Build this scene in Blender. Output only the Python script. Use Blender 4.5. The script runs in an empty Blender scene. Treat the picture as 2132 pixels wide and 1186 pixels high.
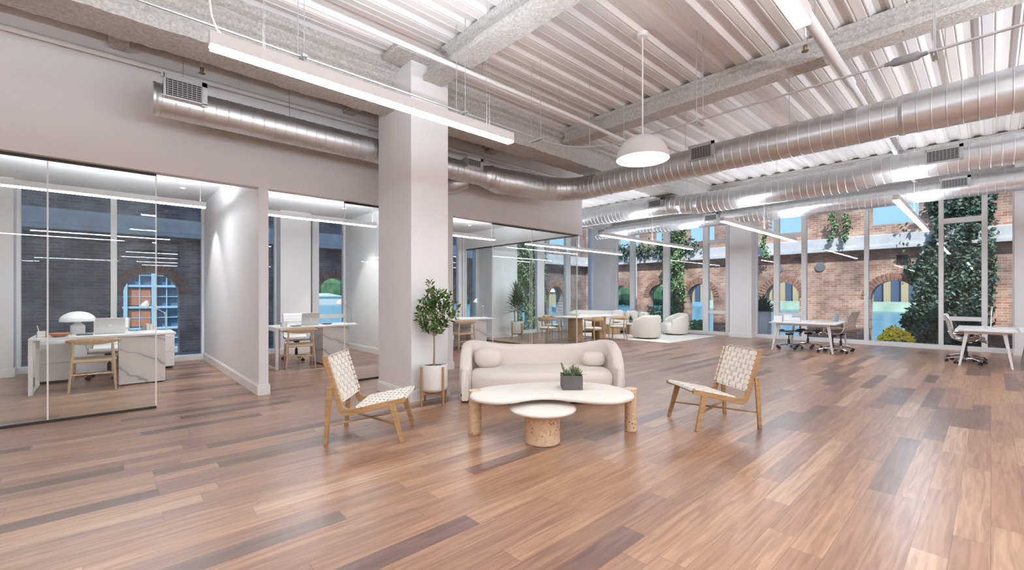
import bpy, bmesh, math, random
from mathutils import Vector, Matrix, noise as mnoise
random.seed(7)
PI = math.pi
S = bpy.context.scene
COL = S.collection

# ------------------------------------------------------------------ camera
TH = math.radians(47.42)                     # view direction, measured from +X towards +Y
cam_d = bpy.data.cameras.new('camera')
cam_d.sensor_width = 36.0
cam_d.lens = 916 / 2132 * 36.0
cam_d.shift_y = (615 - 593) / 2132
cam_d.clip_end = 1000
cam = bpy.data.objects.new('camera', cam_d)
cam.location = (0, 0, 1.35)
cam.rotation_euler = (PI / 2, 0, TH - PI / 2)
COL.objects.link(cam)
S.camera = cam

# ------------------------------------------------------------------ colour management, world, sun
S.view_settings.view_transform = 'Standard'
S.view_settings.look = 'None'
S.view_settings.gamma = 1.0
S.view_settings.exposure = 0.0
S.view_settings.use_curve_mapping = False
S.cycles.use_denoising = True
S.cycles.max_bounces = 9
S.cycles.diffuse_bounces = 5
S.cycles.glossy_bounces = 4
S.cycles.transparent_max_bounces = 24
S.cycles.caustics_reflective = False
S.cycles.caustics_refractive = False
S.cycles.sample_clamp_indirect = 6.0
S.cycles.sample_clamp_direct = 0.0

W = bpy.data.worlds.new('sky')
S.world = W
W.use_nodes = True
wn = W.node_tree.nodes
wl = W.node_tree.links
wn.clear()
wo = wn.new('ShaderNodeOutputWorld')
bg = wn.new('ShaderNodeBackground')
tc = wn.new('ShaderNodeTexCoord')
sx = wn.new('ShaderNodeSeparateXYZ')
rmp = wn.new('ShaderNodeValToRGB')
rmp.color_ramp.elements[0].position = 0.0
rmp.color_ramp.elements[0].color = (0.53, 0.80, 0.87, 1)
rmp.color_ramp.elements[1].position = 0.9
rmp.color_ramp.elements[1].color = (0.30, 0.64, 1.30, 1)
wl.new(tc.outputs['Generated'], sx.inputs[0])
wl.new(sx.outputs['Z'], rmp.inputs[0])
wl.new(rmp.outputs[0], bg.inputs[0])
bg.inputs[1].default_value = 1.15
wl.new(bg.outputs[0], wo.inputs[0])

sun_d = bpy.data.lights.new('sun', 'SUN')
sun_d.energy = 6.2
sun_d.color = (1.0, 0.95, 0.86)
sun_d.angle = math.radians(0.6)
sun = bpy.data.objects.new('sun', sun_d)
sun.rotation_euler = Vector((0.45, 0.36, -0.82)).to_track_quat('-Z', 'Y').to_euler()
sun.location = (0, 0, 20)
COL.objects.link(sun)

LAMP = 48.0        # strength of the linear lamps' diffusers
UP = 50.0          # watts of the ceiling fill light added to each lamp

# ------------------------------------------------------------------ materials
def nt(name):
    m = bpy.data.materials.new(name)
    m.use_nodes = True
    n = m.node_tree.nodes
    return m, n, m.node_tree.links, n['Principled BSDF']

def mat(name, c, rough=0.6, metal=0.0, bump=0.0, bscale=60, var=0.0, vscale=6, coat=0.0, spec=None, sheen=0.0):
    m, n, l, p = nt(name)
    p.inputs['Base Color'].default_value = (*c, 1)
    p.inputs['Roughness'].default_value = rough
    p.inputs['Metallic'].default_value = metal
    if coat: p.inputs['Coat Weight'].default_value = coat
    if spec is not None: p.inputs['Specular IOR Level'].default_value = spec
    if sheen: p.inputs['Sheen Weight'].default_value = sheen
    tcn = n.new('ShaderNodeTexCoord')
    if var:
        ns = n.new('ShaderNodeTexNoise'); ns.inputs['Scale'].default_value = vscale; ns.inputs['Detail'].default_value = 5
        l.new(tcn.outputs['Object'], ns.inputs['Vector'])
        r = n.new('ShaderNodeValToRGB')
        r.color_ramp.elements[0].position = 0.3; r.color_ramp.elements[1].position = 0.7
        r.color_ramp.elements[0].color = (*[max(0, x * (1 - var)) for x in c], 1)
        r.color_ramp.elements[1].color = (*[min(1, x * (1 + var)) for x in c], 1)
        l.new(ns.outputs['Fac'], r.inputs[0]); l.new(r.outputs[0], p.inputs['Base Color'])
    if bump:
        ns = n.new('ShaderNodeTexNoise'); ns.inputs['Scale'].default_value = bscale; ns.inputs['Detail'].default_value = 4
        l.new(tcn.outputs['Object'], ns.inputs['Vector'])
        b = n.new('ShaderNodeBump'); b.inputs['Strength'].default_value = bump; b.inputs['Distance'].default_value = 0.01
        l.new(ns.outputs['Fac'], b.inputs['Height']); l.new(b.outputs[0], p.inputs['Normal'])
    return m

def emis(name, c, s):
    m, n, l, p = nt(name)
    p.inputs['Base Color'].default_value = (*c, 1)
    p.inputs['Emission Color'].default_value = (*c, 1)
    p.inputs['Emission Strength'].default_value = s
    return m

def glass(name, tint, refl=1.0, ior=1.5):
    m, n, l, p = nt(name)
    n.remove(p)
    out = n['Material Output']
    tr = n.new('ShaderNodeBsdfTransparent'); tr.inputs[0].default_value = (*tint, 1)
    gl = n.new('ShaderNodeBsdfGlossy'); gl.inputs['Roughness'].default_value = 0.0
    gl.inputs[0].default_value = (1, 1, 1, 1)
    fr = n.new('ShaderNodeFresnel'); fr.inputs[0].default_value = ior
    mu = n.new('ShaderNodeMath'); mu.operation = 'MULTIPLY'; mu.inputs[1].default_value = refl
    mx = n.new('ShaderNodeMixShader')
    geo = n.new('ShaderNodeNewGeometry')              # reflect at the outer side of each face only
    fs = n.new('ShaderNodeMath'); fs.operation = 'SUBTRACT'; fs.inputs[0].default_value = 1.0
    m3 = n.new('ShaderNodeMath'); m3.operation = 'MULTIPLY'; m3.use_clamp = True
    l.new(geo.outputs['Backfacing'], fs.inputs[1])
    l.new(fr.outputs[0], mu.inputs[0]); l.new(mu.outputs[0], m3.inputs[0]); l.new(fs.outputs[0], m3.inputs[1]); l.new(m3.outputs[0], mx.inputs[0])
    l.new(tr.outputs[0], mx.inputs[1]); l.new(gl.outputs[0], mx.inputs[2])
    l.new(mx.outputs[0], out.inputs[0])
    return m

def brick(name, c1, c2, mortar, plane='YZ', scale=1.0):
    m, n, l, p = nt(name)
    tcn = n.new('ShaderNodeTexCoord'); sp = n.new('ShaderNodeSeparateXYZ'); cb = n.new('ShaderNodeCombineXYZ')
    l.new(tcn.outputs['Object'], sp.inputs[0])
    l.new(sp.outputs['Y' if plane == 'YZ' else 'X'], cb.inputs[0]); l.new(sp.outputs['Z'], cb.inputs[1])
    b = n.new('ShaderNodeTexBrick')
    l.new(cb.outputs[0], b.inputs['Vector'])
    b.inputs['Color1'].default_value = (*c1, 1); b.inputs['Color2'].default_value = (*c2, 1)
    b.inputs['Mortar'].default_value = (*mortar, 1)
    b.inputs['Scale'].default_value = 1.0
    b.inputs['Mortar Size'].default_value = 0.007 * scale
    b.inputs['Brick Width'].default_value = 0.215 * scale
    b.inputs['Row Height'].default_value = 0.074 * scale
    b.inputs['Mortar Smooth'].default_value = 0.2
    ns = n.new('ShaderNodeTexNoise'); ns.inputs['Scale'].default_value = 1.6; ns.inputs['Detail'].default_value = 8
    l.new(tcn.outputs['Object'], ns.inputs['Vector'])
    rp = n.new('ShaderNodeValToRGB')
    rp.color_ramp.elements[0].position = 0.33; rp.color_ramp.elements[0].color = (0.45, 0.42, 0.42, 1)
    rp.color_ramp.elements[1].position = 0.68; rp.color_ramp.elements[1].color = (1.35, 1.3, 1.25, 1)
    l.new(ns.outputs['Fac'], rp.inputs[0])
    mx = n.new('ShaderNodeMix'); mx.data_type = 'RGBA'; mx.blend_type = 'MULTIPLY'; mx.inputs[0].default_value = 0.85
    l.new(b.outputs['Color'], mx.inputs[6]); l.new(rp.outputs[0], mx.inputs[7])
    l.new(mx.outputs[2], p.inputs['Base Color'])
    bp = n.new('ShaderNodeBump'); bp.inputs['Strength'].default_value = 0.6; bp.inputs['Distance'].default_value = 0.01; bp.invert = True
    l.new(b.outputs['Fac'], bp.inputs['Height']); l.new(bp.outputs[0], p.inputs['Normal'])
    p.inputs['Roughness'].default_value = 0.9
    return m

def mth(n, l, op, a, b=None):
    x = n.new('ShaderNodeMath'); x.operation = op
    for k, v in enumerate((a, b)):
        if v is None: continue
        if isinstance(v, (int, float)): x.inputs[k].default_value = v
        else: l.new(v, x.inputs[k])
    return x.outputs[0]

def floor_mat():
    m, n, l, p = nt('hardwood planks')
    tcn = n.new('ShaderNodeTexCoord'); sp = n.new('ShaderNodeSeparateXYZ')
    l.new(tcn.outputs['Object'], sp.inputs[0])
    X, Y = sp.outputs['X'], sp.outputs['Y']
    yr = mth(n, l, 'DIVIDE', Y, 0.146)
    row = mth(n, l, 'FLOOR', yr); fy = mth(n, l, 'FRACT', yr)
    w1 = n.new('ShaderNodeTexWhiteNoise'); w1.noise_dimensions = '1D'; l.new(row, w1.inputs['W'])
    lenr = mth(n, l, 'ADD', mth(n, l, 'MULTIPLY', w1.outputs['Value'], 0.9), 0.95)
    xo = mth(n, l, 'ADD', X, mth(n, l, 'MULTIPLY', w1.outputs['Value'], 37.0))
    xr = mth(n, l, 'DIVIDE', xo, lenr)
    colm = mth(n, l, 'FLOOR', xr); fx = mth(n, l, 'FRACT', xr)
    cb = n.new('ShaderNodeCombineXYZ'); l.new(row, cb.inputs[0]); l.new(colm, cb.inputs[1])
    w2 = n.new('ShaderNodeTexWhiteNoise'); w2.noise_dimensions = '3D'; l.new(cb.outputs[0], w2.inputs['Vector'])
    v = w2.outputs['Value']
    r = n.new('ShaderNodeValToRGB'); e = r.color_ramp.elements
    e[0].position = 0.0; e[0].color = (0.14, 0.076, 0.055, 1)
    e[1].position = 1.0; e[1].color = (0.46, 0.295, 0.19, 1)
    for pos, c in ((0.10, (0.165, 0.090, 0.064, 1)), (0.17, (0.265, 0.142, 0.087, 1)), (0.55, (0.335, 0.184, 0.110, 1)), (0.85, (0.395, 0.228, 0.134, 1))):
        q = e.new(pos); q.color = c
    l.new(v, r.inputs[0])
    # grain
    g = n.new('ShaderNodeCombineXYZ')
    l.new(mth(n, l, 'ADD', mth(n, l, 'MULTIPLY', X, 1.3), mth(n, l, 'MULTIPLY', v, 91.0)), g.inputs[0])
    l.new(mth(n, l, 'MULTIPLY', Y, 22.0), g.inputs[1]); l.new(mth(n, l, 'MULTIPLY', v, 33.0), g.inputs[2])
    ns = n.new('ShaderNodeTexNoise'); ns.inputs['Scale'].default_value = 1.6; ns.inputs['Detail'].default_value = 7
    ns.inputs['Distortion'].default_value = 0.9
    l.new(g.outputs[0], ns.inputs['Vector'])
    gr = n.new('ShaderNodeValToRGB')
    gr.color_ramp.elements[0].position = 0.34; gr.color_ramp.elements[0].color = (0.62, 0.55, 0.52, 1)
    gr.color_ramp.elements[1].position = 0.64; gr.color_ramp.elements[1].color = (1.16, 1.18, 1.2, 1)
    l.new(ns.outputs['Fac'], gr.inputs[0])
    mx = n.new('ShaderNodeMix'); mx.data_type = 'RGBA'; mx.blend_type = 'MULTIPLY'; mx.inputs[0].default_value = 0.8
    l.new(r.outputs[0], mx.inputs[6]); l.new(gr.outputs[0], mx.inputs[7])
    # joints
    ey = mth(n, l, 'LESS_THAN', mth(n, l, 'MINIMUM', fy, mth(n, l, 'SUBTRACT', 1.0, fy)), 0.010)
    ex = mth(n, l, 'LESS_THAN', mth(n, l, 'MINIMUM', fx, mth(n, l, 'SUBTRACT', 1.0, fx)), 0.0012)
    ed = mth(n, l, 'MAXIMUM', ey, ex)
    mj = n.new('ShaderNodeMix'); mj.data_type = 'RGBA'
    l.new(mth(n, l, 'MULTIPLY', ed, 0.6), mj.inputs[0]); l.new(mx.outputs[2], mj.inputs[6]); mj.inputs[7].default_value = (0.06, 0.03, 0.02, 1)
    l.new(mj.outputs[2], p.inputs['Base Color'])
    n2 = n.new('ShaderNodeTexNoise'); n2.inputs['Scale'].default_value = 3.0; n2.inputs['Detail'].default_value = 6
    l.new(tcn.outputs['Object'], n2.inputs['Vector'])
    rr = mth(n, l, 'ADD', mth(n, l, 'MULTIPLY', n2.outputs['Fac'], 0.14), mth(n, l, 'MULTIPLY', w2.outputs['Color'] if False else v, 0.05))
    l.new(mth(n, l, 'ADD', rr, 0.27), p.inputs['Roughness'])
    bp = n.new('ShaderNodeBump'); bp.inputs['Strength'].default_value = 0.12; bp.inputs['Distance'].default_value = 0.004
    l.new(mth(n, l, 'SUBTRACT', ns.outputs['Fac'], ed), bp.inputs['Height']); l.new(bp.outputs[0], p.inputs['Normal'])
    p.inputs['Specular IOR Level'].default_value = 0.55
    p.inputs['Coat Weight'].default_value = 0.4; p.inputs['Coat Roughness'].default_value = 0.30
    return m

def wood_mat(name, c, sc=(2, 18, 18), dark=0.72, rough=0.45):
    m, n, l, p = nt(name)
    tcn = n.new('ShaderNodeTexCoord'); mp = n.new('ShaderNodeMapping'); mp.inputs['Scale'].default_value = sc
    l.new(tcn.outputs['Object'], mp.inputs[0])
    ns = n.new('ShaderNodeTexNoise'); ns.inputs['Scale'].default_value = 2.2; ns.inputs['Detail'].default_value = 6; ns.inputs['Distortion'].default_value = 0.6
    l.new(mp.outputs[0], ns.inputs['Vector'])
    r = n.new('ShaderNodeValToRGB')
    r.color_ramp.elements[0].position = 0.3; r.color_ramp.elements[0].color = (*[x * dark for x in c], 1)
    r.color_ramp.elements[1].position = 0.7; r.color_ramp.elements[1].color = (*[min(1, x * 1.1) for x in c], 1)
    l.new(ns.outputs['Fac'], r.inputs[0]); l.new(r.outputs[0], p.inputs['Base Color'])
    p.inputs['Roughness'].default_value = rough
    return m

def burl_mat():
    m, n, l, p = nt('burl wood veneer')
    tcn = n.new('ShaderNodeTexCoord')
    n1 = n.new('ShaderNodeTexNoise'); n1.inputs['Scale'].default_value = 14; n1.inputs['Detail'].default_value = 8; n1.inputs['Distortion'].default_value = 2.5
    l.new(tcn.outputs['Object'], n1.inputs['Vector'])
    r = n.new('ShaderNodeValToRGB')
    r.color_ramp.elements[0].position = 0.32; r.color_ramp.elements[0].color = (0.55, 0.37, 0.22, 1)
    r.color_ramp.elements[1].position = 0.6; r.color_ramp.elements[1].color = (0.68, 0.49, 0.32, 1)
    l.new(n1.outputs['Fac'], r.inputs[0])
    vo = n.new('ShaderNodeTexVoronoi'); vo.inputs['Scale'].default_value = 34
    l.new(tcn.outputs['Object'], vo.inputs['Vector'])
    n2 = n.new('ShaderNodeTexNoise'); n2.inputs['Scale'].default_value = 9; n2.inputs['Detail'].default_value = 2
    l.new(tcn.outputs['Object'], n2.inputs['Vector'])
    spot = mth(n, l, 'MULTIPLY', mth(n, l, 'LESS_THAN', vo.outputs['Distance'], 0.27), mth(n, l, 'GREATER_THAN', n2.outputs['Fac'], 0.525))
    mx = n.new('ShaderNodeMix'); mx.data_type = 'RGBA'
    l.new(mth(n, l, 'MULTIPLY', spot, 0.8), mx.inputs[0]); l.new(r.outputs[0], mx.inputs[6]); mx.inputs[7].default_value = (0.16, 0.07, 0.03, 1)
    l.new(mx.outputs[2], p.inputs['Base Color'])
    p.inputs['Roughness'].default_value = 0.4
    return m

def marble_mat():
    m, n, l, p = nt('veined marble')
    tcn = n.new('ShaderNodeTexCoord'); mp = n.new('ShaderNodeMapping')
    mp.inputs['Rotation'].default_value = (0, math.radians(-38), 0); mp.inputs['Scale'].default_value = (1.2, 1, 1.8)
    l.new(tcn.outputs['Object'], mp.inputs[0])
    wv = n.new('ShaderNodeTexWave'); wv.bands_direction = 'Z'; wv.inputs['Scale'].default_value = 0.75; wv.inputs['Distortion'].default_value = 6
    wv.inputs['Detail'].default_value = 4; wv.inputs['Detail Scale'].default_value = 1.3
    l.new(mp.outputs[0], wv.inputs['Vector'])
    r = n.new('ShaderNodeValToRGB'); e = r.color_ramp.elements
    e[0].position = 0.0; e[0].color = (0.40, 0.385, 0.38, 1)
    e[1].position = 1.0; e[1].color = (0.76, 0.74, 0.72, 1)
    q = e.new(0.02); q.color = (0.66, 0.64, 0.63, 1)
    q = e.new(0.2); q.color = (0.72, 0.70, 0.68, 1)
    l.new(wv.outputs['Fac'], r.inputs[0]); l.new(r.outputs[0], p.inputs['Base Color'])
    p.inputs['Roughness'].default_value = 0.3
    return m

def leaf_mat(name, c1, c2, rough=0.5):
    m, n, l, p = nt(name)
    g = n.new('ShaderNodeNewGeometry')
    r = n.new('ShaderNodeValToRGB')
    r.color_ramp.elements[0].color = (*c1, 1); r.color_ramp.elements[1].color = (*c2, 1)
    l.new(g.outputs['Random Per Island'], r.inputs[0]); l.new(r.outputs[0], p.inputs['Base Color'])
    p.inputs['Roughness'].default_value = rough
    return m

def deck_mat():
    m, n, l, p = nt('painted steel deck')
    tcn = n.new('ShaderNodeTexCoord'); mp = n.new('ShaderNodeMapping'); mp.inputs['Scale'].default_value = (0.5, 3.2, 1)
    l.new(tcn.outputs['Object'], mp.inputs[0])
    ns = n.new('ShaderNodeTexNoise'); ns.inputs['Scale'].default_value = 1.0; ns.inputs['Detail'].default_value = 4
    l.new(mp.outputs[0], ns.inputs['Vector'])
    r = n.new('ShaderNodeValToRGB')
    r.color_ramp.elements[0].position = 0.35; r.color_ramp.elements[0].color = (0.63, 0.615, 0.62, 1)
    r.color_ramp.elements[1].position = 0.65; r.color_ramp.elements[1].color = (0.74, 0.70, 0.665, 1)
    l.new(ns.outputs['Fac'], r.inputs[0]); l.new(r.outputs[0], p.inputs['Base Color'])
    p.inputs['Roughness'].default_value = 0.45
    return m

M = {}
M['wall'] = mat('wall paint', (0.80, 0.785, 0.78), 0.6)
M['trim'] = mat('white trim paint', (0.84, 0.83, 0.82), 0.4)
M['ceil'] = mat('office ceiling paint', (0.82, 0.81, 0.80), 0.7)
M['floor'] = floor_mat()
M['deck'] = deck_mat()
M['fire'] = mat('sprayed fireproofing', (0.52, 0.50, 0.475), 0.95, bump=1.0, bscale=48, var=0.22, vscale=38)
M['duct'] = mat('galvanised duct', (0.70, 0.71, 0.72), 0.36, 0.92, var=0.06, vscale=5)
M['galv'] = mat('galvanised steel', (0.55, 0.56, 0.57), 0.35, 0.8)
M['grey'] = mat('grey painted cast metal', (0.25, 0.25, 0.26), 0.5)
M['dark'] = mat('opening shade and plinth', (0.055, 0.05, 0.048), 0.7)
M['pipe'] = mat('white painted pipe', (0.78, 0.77, 0.76), 0.45)
M['black'] = mat('black metal', (0.02, 0.02, 0.022), 0.4)
M['blackp'] = mat('black plastic', (0.03, 0.03, 0.035), 0.45)
M['alu'] = mat('white powder coated aluminium', (0.74, 0.74, 0.76), 0.4)
M['chrome'] = mat('polished chrome', (0.8, 0.8, 0.82), 0.12, 1.0)
M['lampbody'] = mat('white lamp housing', (0.80, 0.80, 0.80), 0.4)
M['diff'] = emis('lamp diffuser', (0.88, 0.96, 1.06), LAMP)
M['diff2'] = emis('office lamp diffuser', (0.92, 0.97, 1.02), LAMP * 1.25)
M['bulb'] = emis('lamp bulb glow', (1.0, 0.95, 0.88), 40)
M['dl'] = emis('downlight lens glow', (1.0, 0.94, 0.86), 6)
M['plaster'] = mat('white plaster bowl inside', (0.86, 0.84, 0.80), 0.7, bump=0.4, bscale=14, var=0.08, vscale=7)
M['shade'] = mat('matt white shade', (0.70, 0.68, 0.665), 0.55)
M['glass'] = glass('clear partition glass', (0.965, 0.985, 0.98), 0.9)
M['winglass'] = glass('window glass', (0.87, 0.94, 1.0), 1.1)
M['boucle'] = mat('oatmeal upholstery', (0.72, 0.655, 0.575), 0.95, bump=0.35, bscale=160, sheen=0.2)
M['boucle2'] = mat('cream boucle', (0.80, 0.745, 0.66), 0.95, bump=0.4, bscale=120, sheen=0.2)
M['plastert'] = mat('cream plaster table top', (0.76, 0.71, 0.64), 0.55, var=0.03, vscale=9)
M['burl'] = burl_mat()
M['oak'] = wood_mat('oiled oak', (0.40, 0.235, 0.105))
M['oakl'] = wood_mat('pale oak', (0.60, 0.43, 0.27))
M['oakt'] = wood_mat('table oak', (0.55, 0.36, 0.20), sc=(3, 3, 14) if False else (14, 14, 1.2))
M['strap'] = mat('cream leather strap', (0.80, 0.755, 0.665), 0.5, var=0.05, vscale=20)
M['marble'] = marble_mat()
M['white'] = mat('white lacquer', (0.82, 0.81, 0.80), 0.3)
M['silver'] = mat('silver laptop shell', (0.66, 0.65, 0.63), 0.35, 0.5)
M['logo'] = mat('pale logo inlay', (0.90, 0.90, 0.90), 0.25)
M['screen'] = mat('dark screen', (0.05, 0.055, 0.06), 0.15)
M['cord'] = mat('woven paper cord', (0.72, 0.58, 0.40), 0.85, bump=0.6, bscale=150)
M['leatherw'] = mat('white ribbed vinyl', (0.74, 0.73, 0.72), 0.4)
M['taupe'] = mat('taupe ribbed leather', (0.40, 0.35, 0.31), 0.45)
M['seatgr'] = mat('dark grey fabric', (0.14, 0.15, 0.17), 0.8)
M['cush'] = mat('ivory seat cushion', (0.78, 0.74, 0.66), 0.9)
M['bowl'] = mat('orange lacquered bowl', (0.48, 0.17, 0.06), 0.35)
M['pot'] = mat('white ceramic pot', (0.82, 0.80, 0.77), 0.5)
M['soil'] = mat('potting soil', (0.05, 0.035, 0.025), 0.95, bump=0.8, bscale=60)
M['concpl'] = mat('charcoal concrete planter', (0.10, 0.09, 0.085), 0.75, var=0.1)
M['bark'] = mat('pale bark', (0.30, 0.21, 0.14), 0.85, bump=0.5, bscale=70)
M['leaf'] = leaf_mat('glossy tree leaf', (0.025, 0.07, 0.012), (0.13, 0.24, 0.045), 0.4)
M['palm'] = leaf_mat('palm leaf', (0.03, 0.075, 0.03), (0.09, 0.17, 0.06))
M['succ'] = leaf_mat('succulent leaf', (0.12, 0.16, 0.07), (0.34, 0.42, 0.26))
M['ivys'] = leaf_mat('ivy leaf', (0.05, 0.13, 0.05), (0.34, 0.46, 0.17))
M['ivyd'] = leaf_mat('dark ivy leaf', (0.02, 0.06, 0.045), (0.12, 0.20, 0.11))
M['yellow'] = leaf_mat('yellow blossom', (0.95, 0.50, 0.01), (1.0, 0.92, 0.06))
M['rug'] = mat('ivory rug pile', (0.82, 0.78, 0.72), 0.98, bump=0.7, bscale=90)
M['paper'] = mat('white paper', (0.85, 0.85, 0.84), 0.7)
M['acr'] = glass('clear acrylic', (0.93, 0.97, 0.97), 1.5)
M['bluegl'] = mat('blue bottle', (0.16, 0.30, 0.42), 0.2)
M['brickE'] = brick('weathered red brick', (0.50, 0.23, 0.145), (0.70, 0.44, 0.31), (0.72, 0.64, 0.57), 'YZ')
M['brickN'] = brick('shaded red brick', (0.30, 0.20, 0.185), (0.42, 0.30, 0.27), (0.42, 0.41, 0.41), 'XZ')  # same brick as the east wall, its shade put into darker, greyer colours
M['brickr'] = mat('arch brick', (0.42, 0.22, 0.15), 0.9, var=0.35, vscale=9)
M['conc'] = mat('pale concrete ledge', (0.78, 0.75, 0.72), 0.85, var=0.12, vscale=3)
M['shadeblk'] = mat('grey roller blind fabric', (0.20, 0.19, 0.19), 0.9)
M['bframe'] = mat('pale blue painted steel', (0.42, 0.62, 0.72), 0.5)
M['bpane'] = mat('blue grey panes', (0.10, 0.17, 0.23), 0.15)
M['orange'] = mat('orange panel', (0.60, 0.20, 0.10), 0.7)
M['navy'] = mat('dark openings', (0.10, 0.13, 0.20), 0.9)
M['tan'] = mat('tan cladding', (0.62, 0.42, 0.22), 0.8)
M['tan2'] = mat('pale cladding', (0.70, 0.66, 0.58), 0.8)
M['green'] = mat('pale green bulkhead', (0.60, 0.64, 0.42), 0.8, var=0.2, vscale=0.4)
M['trees'] = mat('distant foliage', (0.07, 0.14, 0.055), 0.9, var=0.5, vscale=0.35)
M['ground'] = mat('courtyard gravel', (0.24, 0.22, 0.20), 0.95, bump=0.5, bscale=30)
M['roof'] = mat('grey render', (0.45, 0.44, 0.43), 0.9)

def water_mat():
    m, n, l, p = nt('river water')
    p.inputs['Base Color'].default_value = (0.06, 0.20, 0.26, 1)
    p.inputs['Roughness'].default_value = 0.18
    tcn = n.new('ShaderNodeTexCoord'); mp = n.new('ShaderNodeMapping'); mp.inputs['Scale'].default_value = (1.1, 0.35, 1)
    l.new(tcn.outputs['Object'], mp.inputs[0])
    ns = n.new('ShaderNodeTexNoise'); ns.inputs['Scale'].default_value = 1.0; ns.inputs['Detail'].default_value = 6
    l.new(mp.outputs[0], ns.inputs['Vector'])
    b = n.new('ShaderNodeBump'); b.inputs['Strength'].default_value = 1.0; b.inputs['Distance'].default_value = 0.25
    l.new(ns.outputs['Fac'], b.inputs['Height']); l.new(b.outputs[0], p.inputs['Normal'])
    return m
M['water'] = water_mat()

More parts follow.
